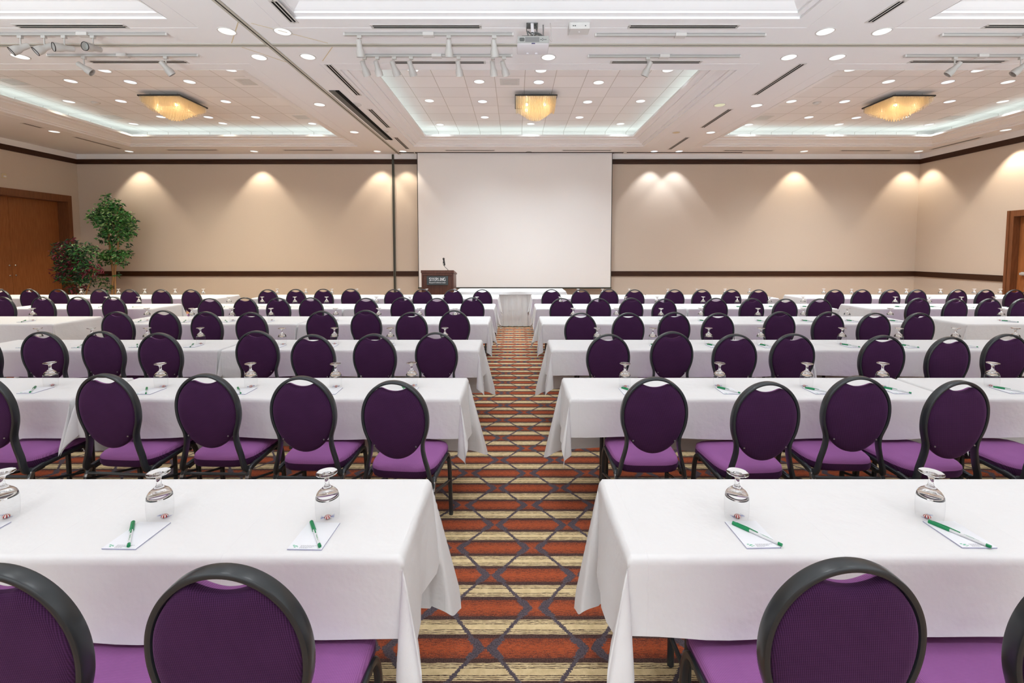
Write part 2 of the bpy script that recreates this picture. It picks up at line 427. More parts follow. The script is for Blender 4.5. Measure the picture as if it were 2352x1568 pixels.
def rrect(a, b, r, seg=2):
    pts = []
    for cx, cy_, a0 in ((a - r, b - r, 0), (-a + r, b - r, 90), (-a + r, -b + r, 180), (a - r, -b + r, 270)):
        for k in range(seg + 1):
            t = R(a0 + 90 * k / seg); pts.append((cx + r * math.cos(t), cy_ + r * math.sin(t)))
    return pts

def circ(r, n=8):
    return [(r * math.cos(2 * math.pi * k / n), r * math.sin(2 * math.pi * k / n)) for k in range(n)]

def lathe(bm, prof, n=24, mat=None, cap_start=False, cap_end=False, mi=0):
    rings = []
    for r, z in prof:
        if r < 1e-6: rings.append([bm.verts.new((0, 0, z))])
        else: rings.append([bm.verts.new((r * math.cos(2 * math.pi * k / n), r * math.sin(2 * math.pi * k / n), z)) for k in range(n)])
    for a, b in zip(rings, rings[1:]):
        for k in range(n):
            k2 = (k + 1) % n
            if len(a) == 1 and len(b) == 1: continue
            if len(a) == 1: f = bm.faces.new((a[0], b[k2], b[k]))
            elif len(b) == 1: f = bm.faces.new((a[k], a[k2], b[0]))
            else: f = bm.faces.new((a[k], a[k2], b[k2], b[k]))
            f.material_index = mi
    if cap_start and len(rings[0]) > 1: bm.faces.new(rings[0][::-1]).material_index = mi
    if cap_end and len(rings[-1]) > 1: bm.faces.new(rings[-1]).material_index = mi
    if mat is not None: bmesh.ops.transform(bm, matrix=mat, verts=[v for r in rings for v in r])
    return bm

ORD = ['zeroth', 'first', 'second', 'third', 'fourth', 'fifth', 'sixth', 'seventh', 'eighth', 'ninth', 'tenth', 'eleventh', 'twelfth', 'thirteenth', 'fourteenth', 'fifteenth', 'sixteenth', 'seventeenth', 'eighteenth']
ROWN = ['nearest', 'second', 'third', 'fourth', 'fifth', 'farthest']
def side_word(x): return 'left' if x < 0 else 'right'

# ------------------------------------------------------------------ the room
struct(link('floor', boxes((XL - 0.5, XR + 0.5, YB, YW + 0.2, -0.1, 0.0)), M['carpet']), 'rust, tan and purple patterned carpet with zigzag lattice')
struct(link('wall_back', boxes((XL - 0.5, XR + 0.5, YW, YW + 0.2, 0, 5.4)), M['wall']), 'beige fabric covered wall behind the projection screen')
DL = (11.28, 14.0, 3.20)      # recessed double door in the left wall: near jamb, far jamb, head
struct(link('wall_left', boxes((XL - 0.5, XL, YB, DL[0] - 0.05, 0, 5.4), (XL - 0.5, XL, DL[1] + 0.05, YW, 0, 5.4), (XL - 0.5, XL, DL[0] - 0.05, DL[1] + 0.05, DL[2] + 0.05, 5.4)), M['wall']), 'beige wall on the plant side')
DR = (9.60, 11.56, 2.58)
struct(link('wall_right', boxes((XR, XR + 0.5, YB, DR[0] - 0.05, 0, 5.4), (XR, XR + 0.5, DR[1] + 0.05, YW, 0, 5.4), (XR, XR + 0.5, DR[0] - 0.05, DR[1] + 0.05, DR[2] + 0.05, 5.4)), M['wall']), 'beige wall with the push bar door')

# ceiling: one white soffit slab around the six coffers
def ceiling():
    bm = bmesh.new()
    xs = [XL - 0.5] + [v for c in COFFERS_X for v in c] + [XR + 0.5]
    ys = [YB] + [v for c in COFFERS_Y for v in c] + [YW + 0.2]
    for i in range(len(xs) - 1):
        for j in range(len(ys) - 1):
            if i % 2 == 1 and j % 2 == 1: continue
            box(bm, xs[i], xs[i + 1], ys[j], ys[j + 1], ZS, ZS + 0.04)
    struct(link('ceiling', bm, M['white']), 'white soffit ceiling around the coffers')
    n = 0
    for j, (y0, y1) in enumerate(COFFERS_Y):
        for i, (x0, x1) in enumerate(COFFERS_X):
            n += 1
            t = bmesh.new()
            quad(t, ((x0 - 0.25, y0 - 0.25, ZT), (x0 - 0.25, y1 + 0.25, ZT), (x1 + 0.25, y1 + 0.25, ZT), (x1 + 0.25, y0 - 0.25, ZT)))
            for a, b in (((x0, y0), (x1, y0)), ((x1, y0), (x1, y1)), ((x1, y1), (x0, y1)), ((x0, y1), (x0, y0))):
                ox = -0.25 if a[0] == x0 else 0.25; ox2 = -0.25 if b[0] == x0 else 0.25
                oy = -0.25 if a[1] == y0 else 0.25; oy2 = -0.25 if b[1] == y0 else 0.25
                quad(t, ((a[0] + ox, a[1] + oy, ZS + 0.03), (b[0] + ox2, b[1] + oy2, ZS + 0.03), (b[0] + ox2, b[1] + oy2, ZT), (a[0] + ox, a[1] + oy, ZT)))
            struct(link('ceiling_%d' % n, t, M['tiles']), 'square white tiles inside a ceiling coffer')
            # stepped cornice of the coffer: (inward, above soffit)
            prof = [(0, 0), (0.0, 0.025), (0.075, 0.035), (0.075, 0.06), (0.10, 0.062), (0.135, 0.078), (0.20, 0.112), (0.27, 0.132), (0.285, 0.135),
                    (0.285, 0.155), (0.34, 0.165), (0.41, 0.17), (0.42, 0.18), (0.42, 0.225), (0.40, 0.232), (0.36, 0.20), (0.10, 0.19), (-0.24, 0.19), (-0.24, 0.0)]
            cm = bmesh.new(); rings = []
            for d, h in prof:
                d += 0.004
                if h == 0: h = -0.003
                rings.append([cm.verts.new(p) for p in ((x0 + d, y0 + d, ZS + h), (x1 - d, y0 + d, ZS + h), (x1 - d, y1 - d, ZS + h), (x0 + d, y1 - d, ZS + h))])
            for a, b in zip(rings, rings[1:]):
                for k in range(4):
                    cm.faces.new((a[k], a[(k + 1) % 4], b[(k + 1) % 4], b[k]))
            struct(link('trim_%d' % n, cm, M['white_trim']), 'white stepped cornice around a ceiling coffer')
            # fluorescent cove tubes lying in the trough
            for k, (a, b) in enumerate((((x0 + 0.1, y0 + 0.06), (x1 - 0.1, y0 + 0.06)), ((x1 - 0.06, y0 + 0.1), (x1 - 0.06, y1 - 0.1)), ((x0 + 0.1, y1 - 0.06), (x1 - 0.1, y1 - 0.06)), ((x0 + 0.06, y0 + 0.1), (x0 + 0.06, y1 - 0.1)))):
                tb = bmesh.new()
                sweep(tb, [(a[0], a[1], ZS + 0.215), (b[0], b[1], ZS + 0.215)], circ(0.02, 6), ref=(0, 0, 1))
                o = link('cove_tube', tb, M['cove'])
                sd = ('camera', 'right', 'screen', 'left')[k]
                tag(o, 'fluorescent tube hidden in the %s edge of the %s %s coffer' % (sd, ('near', 'far')[j], ('left', 'middle', 'right')[i]), 'light', 'cove lighting tubes')
ceiling()

# crown moulding, chair rail, white frieze
def rail(name, z0, z1, d, mat, label, back=True, left=True, right=True, yl=(YB, YW), yr=(YB, YW), step=0.0):
    bm = bmesh.new()
    if back:
        box(bm, XL, XR, YW - d, YW, z0, z1)
        if step: box(bm, XL, XR, YW - d - step, YW, z0 + (z1 - z0) * 0.55, z1)
    struct(link(name + '_back' if name == 'baseboard' else name, bm, mat), label)
n_tr = 10
def trim(bm, mat, label):
    global n_tr
    n_tr += 1
    struct(link('trim_%d' % n_tr, bm, mat), label)
PX = -3.80
def wall_bands(z0, z1, d, mat, what, zb=None):
    b = boxes((XL + d, PX - 0.03, YW - d, YW, z0, z1), (PX + 0.03, XR - d, YW - d, YW, z0, z1))
    if d > 0.03:
        box(b, XL + d, PX - 0.03, YW - d - 0.012, YW, z0 + 0.6 * (z1 - z0), z1); box(b, PX + 0.03, XR - d, YW - d - 0.012, YW, z0 + 0.6 * (z1 - z0), z1)
    trim(b, mat, what + ' along the screen wall')
wall_bands(4.412, 4.560, 0.035, M['trim_wood'], 'dark brown crown moulding')
wall_bands(0.918, 1.076, 0.030, M['trim_wood'], 'dark brown chair rail')
wall_bands(4.560, ZS, 0.020, M['white'], 'white frieze')
wall_bands(0.0, 0.12, 0.018, M['trim_wood'], 'dark brown baseboard')
for x0, x1, far in ((XL, XL + 0.035, 'plant side wall'), (XR - 0.035, XR, 'push bar door wall')):
    trim(boxes((x0, x1, YB, YW, 4.412, 4.56)), M['trim_wood'], 'dark brown crown moulding on the ' + far)
    trim(boxes((x0, x1, YB, YW, 4.56, ZS)), M['white'], 'white frieze on the ' + far)
trim(boxes((XL, XL + 0.03, YB, DL[0] - 0.13, 0.918, 1.076), (XL, XL + 0.03, DL[1] + 0.13, YW, 0.918, 1.076)), M['trim_wood'], 'dark brown chair rail on the plant side wall')
trim(boxes((XR - 0.03, XR, YB, DR[0] - 0.16, 0.918, 1.076), (XR - 0.03, XR, DR[1] + 0.16, YW, 0.918, 1.076)), M['trim_wood'], 'dark brown chair rail beside the push bar door')

# left double door: deep wood lined recess
trim(boxes((XL - 0.30, XL + 0.03, DL[0] - 0.12, DL[0], 0, DL[2] + 0.20), (XL - 0.30, XL + 0.03, DL[1], DL[1] + 0.12, 0, DL[2] + 0.20), (XL - 0.30, XL + 0.03, DL[0], DL[1], DL[2], DL[2] + 0.20)), M['frame_wood'], 'brown wooden surround of the tall double door')
door = empty('door_1', (XL - 0.33, (DL[0] + DL[1]) / 2, 0)); struct(door, 'tall brown double door in the plant side wall')
mid = (DL[0] + DL[1]) / 2
for s in (-1, 1):
    lf = link('door_leaf', boxes((-0.03, 0.03, min(s * 0.004, s * 1.36), max(s * 0.004, s * 1.36), 0.01, DL[2])), M['door_wood'], door)
    for zz in (1.31, 1.03):
        kb = bmesh.new(); lathe(kb, [(0.0, 0.03), (0.02, 0.028), (0.025, 0.018), (0.015, 0.0)], 12, Matrix.Translation((0.03, s * 0.075, zz)) @ Matrix.Rotation(R(90), 4, 'Y'))
        link('door_bolt', kb, M['chrome'], lf, True)
# right door
trim(boxes((XR - 0.035, XR + 0.25, DR[0] - 0.15, DR[0], 0, DR[2] + 0.15), (XR - 0.035, XR + 0.25, DR[1], DR[1] + 0.15, 0, DR[2] + 0.15), (XR - 0.035, XR + 0.25, DR[0], DR[1], DR[2], DR[2] + 0.15),
           (XR - 0.055, XR, DR[1] + 0.09, DR[1] + 0.15, 0, DR[2] + 0.15)), M['frame_wood'], 'brown wooden frame of the push bar door')
door2 = empty('door_2', (XR + 0.16, (DR[0] + DR[1]) / 2, 0)); struct(door2, 'brown wooden door with push bar in the right wall')
lf = link('door_leaf', boxes((-0.025, 0.025, -0.975, 0.975, 0.01, DR[2] - 0.005)), M['door_wood'], door2)
pb = boxes((-0.11, -0.06, -0.86, 0.86, 1.105, 1.165), (-0.07, -0.025, -0.86, -0.76, 1.09, 1.18), (-0.07, -0.025, 0.76, 0.86, 1.09, 1.18), bev=0.006)
link('push_bar', pb, M['track_grey'], lf, True)

# airwall tracks on the ceiling and the jamb they run into
bm = boxes((-3.60 - 0.045, -3.60 - 0.012, YB, YW, ZS - 0.012, ZS), (-3.60 + 0.012, -3.60 + 0.045, YB, YW, ZS - 0.012, ZS))
trim(bm, M['seam'], 'metal partition track across the ceiling from the camera to the screen wall')
trim(boxes((-3.60 - 0.012, -3.60 + 0.012, YB, YW, ZS - 0.004, ZS)), M['dark_slot'], 'dark slot of the long partition track')
trim(boxes((XL, -3.65, 6.858 - 0.045, 6.858 - 0.012, ZS - 0.012, ZS), (XL, -3.65, 6.858 + 0.012, 6.858 + 0.045, ZS - 0.012, ZS), (-3.55, XR, 6.858 - 0.045, 6.858 - 0.012, ZS - 0.012, ZS), (-3.55, XR, 6.858 + 0.012, 6.858 + 0.045, ZS - 0.012, ZS)), M['seam'], 'metal partition track across the width of the ceiling')
trim(boxes((XL, -3.65, 6.858 - 0.012, 6.858 + 0.012, ZS - 0.004, ZS), (-3.55, XR, 6.858 - 0.012, 6.858 + 0.012, ZS - 0.004, ZS)), M['dark_slot'], 'dark slot of the cross partition track')
trim(boxes((PX - 0.022, PX + 0.022, YW - 0.055, YW, 0, ZS - 0.02)), M['post'], 'dark upright partition jamb beside the screen')
trim(boxes((PX - 0.036, PX - 0.022, YW - 0.04, YW, 0, ZS - 0.02), (PX + 0.022, PX + 0.036, YW - 0.04, YW, 0, ZS - 0.02)), M['seam_dark'], 'grey edges of the upright partition jamb')
# screen slots cut in the soffit
trim(boxes((-3.66, -3.10, 14.10, 14.19, ZS - 0.008, ZS), (3.05, 3.32, 14.10, 14.19, ZS - 0.008, ZS), (3.42, 6.95, 14.10, 14.16, ZS - 0.008, ZS)), M['dark_slot'], 'dark screen slot in the ceiling beside the screen')
bm = bmesh.new()
box(bm, -3.50, -3.38, 8.74, 12.5, ZS - 0.012, ZS, 0); box(bm, -3.375, -3.31, 8.74, 12.5, ZS - 0.02, ZS, 1)
struct(link('trim_60', bm, [M['slot_grey'], M['dark_slot']]), 'dark grey empty screen slot beside the partition track')

# tan joint lines of the access panels where the two tracks cross
for k, (a, b) in enumerate((((-3.66, 6.20), (-4.12, 6.80)), ((-3.50, 6.22), (-2.72, 6.80)), ((-4.05, 6.93), (-3.66, 7.46)), ((-2.70, 6.92), (-3.06, 7.42)))):
    bm = bmesh.new(); sweep(bm, [(a[0], a[1], ZS - 0.001), (b[0], b[1], ZS - 0.001)], [(-0.006, -0.001), (0.006, -0.001), (0.006, 0.001), (-0.006, 0.001)], ref=(0, 0, 1))
    trim(bm, M['cream'], 'thin tan joint line in the ceiling by the crossing tracks')

# ------------------------------------------------------------------ ceiling fittings
def downlight(x, y, z, kind, label, power, r=0.105, wash=False, aim=None):
    t = empty('downlight', (x, y, z)); tag(t, label, 'ceiling light', 'recessed downlights')
    if 'ring' not in downlight.__dict__:
        rg = bmesh.new(); lathe(rg, [(0.105, 0.0), (0.120, 0.0), (0.120, -0.004), (0.114, -0.008), (0.106, -0.006), (0.105, 0.0)], 28)
        o = link('trim_ring', rg, M['vent_white'], t, 'auto'); downlight.ring = o.data
        ln = bmesh.new(); lathe(ln, [(0.0, -0.0015), (0.05, -0.0018), (0.106, -0.003)], 28)
        o2 = link('lens', ln, M['lens_n'], t, True); downlight.lens = {}
        downlight.base = o2.data
        bpy.data.objects.remove(o2)
        first = True
    else:
        o = bpy.data.objects.new('trim_ring', downlight.ring); COL.objects.link(o); o.parent = t
    if kind not in downlight.lens:
        d = downlight.base.copy(); d.materials.clear(); d.materials.append(M['lens_' + kind]); downlight.lens[kind] = d
    l = bpy.data.objects.new('lens', downlight.lens[kind]); COL.objects.link(l); l.parent = t
    if power and kind != 'o':
        key = (kind, power, wash, z > 5 and (x > -4) + (x > 4.5) + 1)
        if key not in downlight.data:
            ld = bpy.data.lights.new('downlight lamp', 'SPOT'); ld.energy = power; ld.color = TINT[('tl' if x < -4 else 'tm' if x < 4.5 else 'tr') if z > 5 else kind]
            ld.spot_size = R(82) if wash else R(125); ld.spot_blend = 0.45 if wash else 0.8; ld.shadow_soft_size = 0.03 if wash else 0.06
            downlight.data[key] = ld
        lo = bpy.data.objects.new('lamp', downlight.data[key]); COL.objects.link(lo); lo.parent = t; lo.location = (0, 0, -0.02)
downlight.data = {}

def order(lst):
    """near to far rows, left to right inside a row"""
    rows = {}
    for p in lst: rows.setdefault(round(p[1] * 2.2), []).append(p)
    out = []
    for ri, k in enumerate(sorted(rows)):
        for ci, p in enumerate(sorted(rows[k])): out.append((p, ri + 1, ci + 1, len(rows[k])))
    return out
for (x, y, k), ri, ci, n in order(SOFFIT_LIGHTS):
    nm = {'o': 'unlit pale', 'd': 'dim amber'}.get(k, 'bright round')
    downlight(x, y, ZS, k, '%s soffit downlight, %s from left in the %s soffit row from the camera' % (nm, ORD[ci], ORD[ri]), LIGHT_W * (0.25 if k == 'd' else 3.0 if abs(x) < 1 else 1))
for i, (x, y, k) in enumerate(sorted(WALL_LIGHTS)):
    wx = ('over the ficus', 'left of the partition', 'just left of the dark jamb', 'just right of the dark jamb', 'nearer the screen of a cool pair', 'farther from the screen of a cool pair', 'right of the cool pair', 'in the right back corner')[i]
    downlight(x, YW - 0.42, ZS, k, 'wall washing downlight by the screen wall, ' + wx, WASH_W * (0.7 if i in (3, 4, 5) else 1), wash=True)
downlight(XR - 0.40, 11.54, ZS, 'w', 'wall washing downlight above the right wall near the push bar door', WASH_W * 1.6, wash=True)
for ci, cname in enumerate(('left', 'middle', 'right')):
    x0, x1 = COFFERS_X[ci]
    for (x, y, k), ri, c2, n in order([p for p in TILE_LIGHTS if x0 < p[0] < x1]):
        downlight(x, y, ZT, k, 'tile downlight of the %s coffer, %s from left in its %s row from the camera' % (cname, ORD[c2], ORD[ri]), TILE_W * (0.2 if y > 12.4 or x - x0 < 0.95 or x1 - x < 0.95 else 1.25))
# fill spots added above and behind the camera, without fittings, for the table rows
for x in (-9.2, -6.4, -2.0, 0.4, 2.8, 7.4, 10.0):
    for y in (-6.0, -4.0, -2.0, -0.4, 0.6, 2.0, 3.6):
        nm = 'camera end fill' if y > 0.5 else 'rear hall fill'
        ld = bpy.data.lights.get(nm) or bpy.data.lights.new(nm, 'SPOT')
        ld.energy = END_W if y > 0.5 else REAR_W; ld.color = (0.93, 0.97, 1.0); ld.spot_size = R(84 if y > 0.5 else 125); ld.spot_blend = 0.8; ld.shadow_soft_size = 0.06
        lo = bpy.data.objects.new(nm.replace(' ', '_'), ld); COL.objects.link(lo); lo.location = (x, y, (ZT if y > 0.5 else ZS) - 0.02)

def grille(x, y, i):
    t = empty('air_grille', (x, y, ZT)); tag(t, 'square pale air grille in the ceiling tiles, ' + i, 'air vent', 'square air grilles')
    link('grille_frame', boxes((-0.20, 0.20, -0.17, -0.13, -0.008, 0), (-0.20, 0.20, 0.13, 0.17, -0.008, 0), (-0.20, -0.15, -0.13, 0.13, -0.008, 0), (0.15, 0.20, -0.13, 0.13, -0.008, 0)), M['vent_white'], t)
    link('grille_core', boxes(*[(-0.15, 0.15, -0.13 + k * 0.037, -0.13 + k * 0.037 + 0.026, -0.006, -0.001) for k in range(7)]), M['vent_white'], t)
gl = ['left edge of left coffer, near', 'left edge of left coffer, far', 'right edge of left coffer, near', 'right edge of left coffer, far', 'left of the middle chandelier', 'right edge of right coffer', 'left edge of right coffer']
for g, s in zip(GRILLES, gl): grille(g[0], g[1], s)
for (x, y), s in zip(SMOKE, ('left', 'right')):
    t = empty('smoke_detector', (x, y, ZT)); tag(t, 'white round smoke detector in the tiles of the %s coffer' % s, 'smoke detector')
    bm = bmesh.new(); lathe(bm, [(0.0, -0.05), (0.04, -0.05), (0.06, -0.035), (0.075, -0.02), (0.075, -0.008)], 20)
    link('detector_head', bm, M['vent_white'], t, 'auto')
    bm = bmesh.new(); lathe(bm, [(0.0, -0.008), (0.09, -0.008), (0.09, 0.0)], 20); link('mounting_plate', bm, M['head_white'], t, 'auto')
for x, y, s in ((0.42, 14.06, 'above the screen'), (4.1, 11.78, 'in the soffit between middle and right coffers')):
    t = empty('ceiling_speaker', (x, y, ZS)); tag(t, 'small round grey ceiling fitting ' + s, 'ceiling fitting')
    bm = bmesh.new(); lathe(bm, [(0.0, -0.012), (0.05, -0.012), (0.085, -0.006), (0.085, 0.0)], 20); link('cover', bm, M['proj_dark'] if y > 13 else M['cream'], t, 'auto')
    bm = bmesh.new(); lathe(bm, [(0.085, -0.004), (0.10, -0.004), (0.10, 0.0)], 20); link('rim', bm, M['vent_white'], t, 'auto')

def vent(cx, cy_, L, along, label):
    t = empty('slot_vent', (cx, cy_, ZS), R(90) if along else 0); tag(t, label, 'air vent', 'linear slot vents in the soffit')
    h = L / 2
    link('vent_frame', boxes((-h, h, -0.06, -0.038, -0.006, 0), (-h, h, -0.007, 0.007, -0.005, 0), (-h, h, 0.038, 0.06, -0.006, 0), (-h, -h + 0.03, -0.038, 0.038, -0.005, 0), (h - 0.03, h, -0.038, 0.038, -0.005, 0)), M['vent_white'], t)
    for s in (-1, 1):
        link('slot', boxes((-h + 0.03, h - 0.03, s * 0.023 - 0.0155, s * 0.023 + 0.0155, -0.0045, 0)), M['dark_slot'], t)
va = ['over the left track lights, near', 'over the left track lights, far', 'over the middle track lights, near', 'over the middle track lights, far', 'right of the projector, near', 'right of the projector, far', 'over the right track lights, near', 'over the right track lights, far',
      'above the ficus', 'left of the partition jamb', 'above the left half of the screen', 'above the right half of the screen', 'right of the cool wall lights', 'near the right back corner']
for (a, b, y), s in zip(VENTS_ACROSS, va): vent((a + b) / 2, y, abs(b - a), False, 'slot vent running across the hall, ' + s)
vb = ['near end beside the partition track', 'second beside the partition track', 'third beside the partition track', 'far end beside the partition track', 'near end right of the projector', 'second right of the projector', 'third right of the projector', 'far end right of the projector', 'near one along the left wall', 'far one along the left wall', 'along the right wall']
for (x, a, b, _, _), s in zip(VENTS_ALONG, vb):
    vent(min(x, 12.35), (a + b) / 2, abs(b - a), True, 'slot vent running toward the screen, ' + s)

# track lights
TN = ['left near', 'left far', 'middle near', 'middle far', 'right centre near', 'right centre far', 'far right near', 'far right far']
for i, (a, b, y) in enumerate(TRACKS):
    t = empty('light_track', ((a + b) / 2, y, ZS)); tag(t, 'pale ceiling light track, the %s one' % TN[i], 'light track', 'ceiling light tracks')
    h = (b - a) / 2
    link('track_rail', boxes((-h, h, -0.018, 0.018, -0.035, -0.008)), M['track_grey'], t)
    link('end_cap', boxes((-h - 0.02, -h, -0.02, 0.02, -0.036, 0)), M['vent_white'], t); link('end_cap', boxes((h, h + 0.02, -0.02, 0.02, -0.036, 0)), M['vent_white'], t)
    link('power_feed', boxes((-0.075, 0.075, -0.045, 0.045, -0.045, 0), bev=0.004), M['vent_white'], t)
AIMS = [(-0.55, -0.55, -0.62), (-0.5, -0.55, -0.62), (-0.50, -0.84, -0.22), (-0.12, -0.97, -0.20), (0.75, 0.25, -0.55), (0.45, 0.45, -0.75),
        (0.02, 0.30, -0.95), (-0.02, 0.32, -0.95), (0.08, 0.32, -0.95), (0.22, 0.5, -0.85), (0.12, 0.5, -0.85), (0.25, 0.5, -0.8), (0.18, 0.5, -0.8), (0.08, 0.5, -0.85), (0.10, 0.5, -0.85), (0.28, 0.55, -0.78),
        (-0.35, 0.3, -0.85), (-0.55, 0.35, -0.7), (-0.6, 0.3, -0.62)]
bell = bmesh.new(); lathe(bell, [(0.0, -0.105), (0.028, -0.105), (0.036, -0.098), (0.038, -0.02), (0.040, 0.0), (0.052, 0.03), (0.058, 0.06), (0.058, 0.115), (0.054, 0.115), (0.052, 0.06), (0.046, 0.035)], 20)
bell_o = link('lamp_housing', bell, M['head_white'], None, 'auto'); bell_me = bell_o.data; bpy.data.objects.remove(bell_o)
rim = bmesh.new(); lathe(rim, [(0.054, 0.112), (0.060, 0.112), (0.060, 0.12), (0.054, 0.12), (0.054, 0.112)], 20); rim_o = link('rim', rim, M['black'], None, 'auto'); rim_me = rim_o.data; bpy.data.objects.remove(rim_o)
fc = bmesh.new(); lathe(fc, [(0.0, 0.055), (0.051, 0.06)], 20); fc_o = link('lamp_face', fc, M['proj_grey'], None, True); fc_me = fc_o.data; bpy.data.objects.remove(fc_o)
cnt = {}
tot = {}
for ti, x in HEADS: tot[ti] = tot.get(ti, 0) + 1
for (ti, x), aim in zip(HEADS, AIMS):
    y = TRACKS[ti][2]; cnt[ti] = cnt.get(ti, 0) + 1
    t = empty('track_spotlight', (x, y, ZS - 0.0362))
    lb = 'white track spotlight, %s from left of %s on the %s track' % (ORD[cnt[ti]], ('one' if tot[ti] == 1 else str(tot[ti])), TN[ti])
    if tot[ti] == 1: lb = 'the only white track spotlight on the %s track' % TN[ti]
    tag(t, lb, 'spotlight', 'track spotlights')
    link('adapter', boxes((-0.03, 0.03, -0.02, 0.02, -0.035, 0.0), bev=0.003), M['head_white'], t)
    sb = bmesh.new(); sweep(sb, [(0, 0, -0.03), (0, 0, -0.135)], circ(0.009, 8)); link('stem', sb, M['head_white'], t, 'auto')
    q = Vector((0, 0, 1)).rotation_difference(Vector(aim).normalized())
    h = bpy.data.objects.new('lamp_housing', bell_me); COL.objects.link(h); h.parent = t; h.location = (0, 0, -0.165); h.rotation_mode = 'QUATERNION'; h.rotation_quaternion = q
    for nm, me in (('rim', rim_me), ('lamp_face', fc_me)):
        if nm == 'rim' and ti != 0: continue
        c = bpy.data.objects.new(nm, me); COL.objects.link(c); c.parent = h
    if ti in (2, 3, 5):                     # the middle heads are trained on the screen
        ld = bpy.data.lights.get('track lamp') or bpy.data.lights.new('track lamp', 'SPOT')
        ld.energy = TRACK_W; ld.color = (1.0, 0.97, 0.94); ld.spot_size = R(48); ld.spot_blend = 0.9; ld.shadow_soft_size = 0.04
        lo = bpy.data.objects.new('track_lamp', ld); COL.objects.link(lo)
        src = Vector((x, y, ZS - 0.2)) + Vector(aim).normalized() * 0.14
        lo.location = src; lo.rotation_mode = 'QUATERNION'
        lo.rotation_quaternion = (Vector((x * 0.9 + (0.3 if cnt[ti] % 2 else -0.3), 14.1, 2.3)) - src).to_track_quat('-Z', 'Y')

# chandeliers: a square plate hung with glass rods
def chandelier(cx, cy_, label):
    t = empty('chandelier', (cx, cy_, 5.10)); tag(t, label, 'chandelier', 'square glass rod chandeliers')
    h = 0.45
    link('top_plate', boxes((-h, h, -h, h, -0.012, 0.0)), M['head_white'], t)
    link('plate_edge', boxes((-h - 0.012, h + 0.012, -h - 0.012, -h, -0.022, 0.006), (-h - 0.012, h + 0.012, h, h + 0.012, -0.022, 0.006), (-h - 0.012, -h, -h, h, -0.022, 0.006), (h, h + 0.012, -h, h, -0.022, 0.006)), M['black'], t)
    for sx in (-1, 1):
        for sy in (-1, 1):
            b = bmesh.new(); sweep(b, [(sx * 0.3, sy * 0.3, 0), (sx * 0.3, sy * 0.3, ZT - 5.10)], circ(0.006, 6)); link('suspension_rod', b, M['chrome'], t)
    b = bmesh.new(); N = 27
    for i in range(N):
        for j in range(N):
            x = -0.43 + 0.86 * i / (N - 1); y = -0.43 + 0.86 * j / (N - 1)
            edge = min(1 - abs(x) / 0.43, 1 - abs(y) / 0.43)
            if edge > 0.32 and (i + j) % 2: continue
            L = 0.12 + 0.30 * (math.sin(min(1, (1 - abs(x) / 0.43)) * math.pi / 2) * math.sin(min(1, (1 - abs(y) / 0.43)) * math.pi / 2)) ** 0.9
            if edge < 0.02: L = 0.10 + 0.13 * (1 - max(abs(x), abs(y)) * 0 - (min(abs(x), abs(y)) / 0.43) ** 2)
            r = 0.0085
            sweep(b, [(x, y, -0.014), (x, y, -0.014 - L)], [(r, 0), (0, r), (-r, 0), (0, -r)], ref=(0, 1, 0))
    o = link('rod_curtain', b, M['amber'], t); o['kind'] = 'stuff'
    for sx in (-1, 1):
        for sy in (-1, 1):
            bb = bmesh.new(); bmesh.ops.create_icosphere(bb, subdivisions=2, radius=0.03, matrix=Matrix.Translation((sx * 0.2, sy * 0.2, -0.13)))
            link('bulb', bb, M['bulb'], t, True)
            ld = bpy.data.lights.new('chandelier bulb', 'POINT'); ld.energy = 40.0; ld.color = (1.0, 0.82, 0.56); ld.shadow_soft_size = 0.03
            lo = bpy.data.objects.new('bulb_light', ld); COL.objects.link(lo); lo.parent = t; lo.location = (sx * 0.2, sy * 0.2, -0.13)
chandelier(-7.76, 10.57, 'amber glass rod chandelier in the left coffer')
chandelier(0.46, 10.57, 'amber glass rod chandelier in the middle coffer')
chandelier(8.72, 10.60, 'amber glass rod chandelier in the right coffer')

# projector under its bracket
t = empty('projector', (0.226, 5.97, 4.27)); tag(t, 'white and grey projector hung from the ceiling in the middle of the hall', 'projector')
b = bmesh.new(); box(b, -0.20, 0.20, -0.16, 0.17, 0.0, 0.10, bev=0.018); link('body', b, M['proj_white'], t, 'auto')
b = bmesh.new(); box(b, -0.195, 0.195, -0.168, -0.155, 0.008, 0.094, bev=0.004); rear = link('rear_panel', b, M['proj_grey'], t)
link('lamp_door', boxes((-0.10, 0.075, -0.171, -0.166, 0.02, 0.078)), M['proj_dark'], rear)
b = bmesh.new(); sweep(b, [(-0.14, -0.166, 0.05), (-0.14, -0.171, 0.05)], rrect(0.032, 0.021, 0.015, 3), ref=(0, 0, 1)); link('speaker_grille', b, M['slot_grey'], rear)
for k, (dx, dz) in enumerate(((0.09, 0), (0.103, 0.0), (0.115, 0.011), (0.115, -0.011), (0.127, 0), (0.142, 0), (0.157, 0))):
    link('button', boxes((dx - 0.004, dx + 0.004, -0.171, -0.166, 0.046 + dz, 0.054 + dz)), M['black'], rear)
link('badge', boxes((-0.022, 0.022, -0.172, -0.160, 0.0, 0.008)), plain('dark blue badge', (0.02, 0.02, 0.12), 0.4), t)
for dx in (-0.065, 0.05):
    b = bmesh.new(); lathe(b, [(0.0, -0.012), (0.018, -0.012), (0.018, 0.0)], 16, Matrix.Translation((dx, 0.11, 0.0))); link('foot', b, M['proj_white'], t, 'auto')
b = bmesh.new(); sweep(b, [(-0.05, 0.168, 0.05), (-0.05, 0.185, 0.05)], circ(0.035, 16), ref=(0, 0, 1)); link('lens', b, M['black'], t, 'auto')
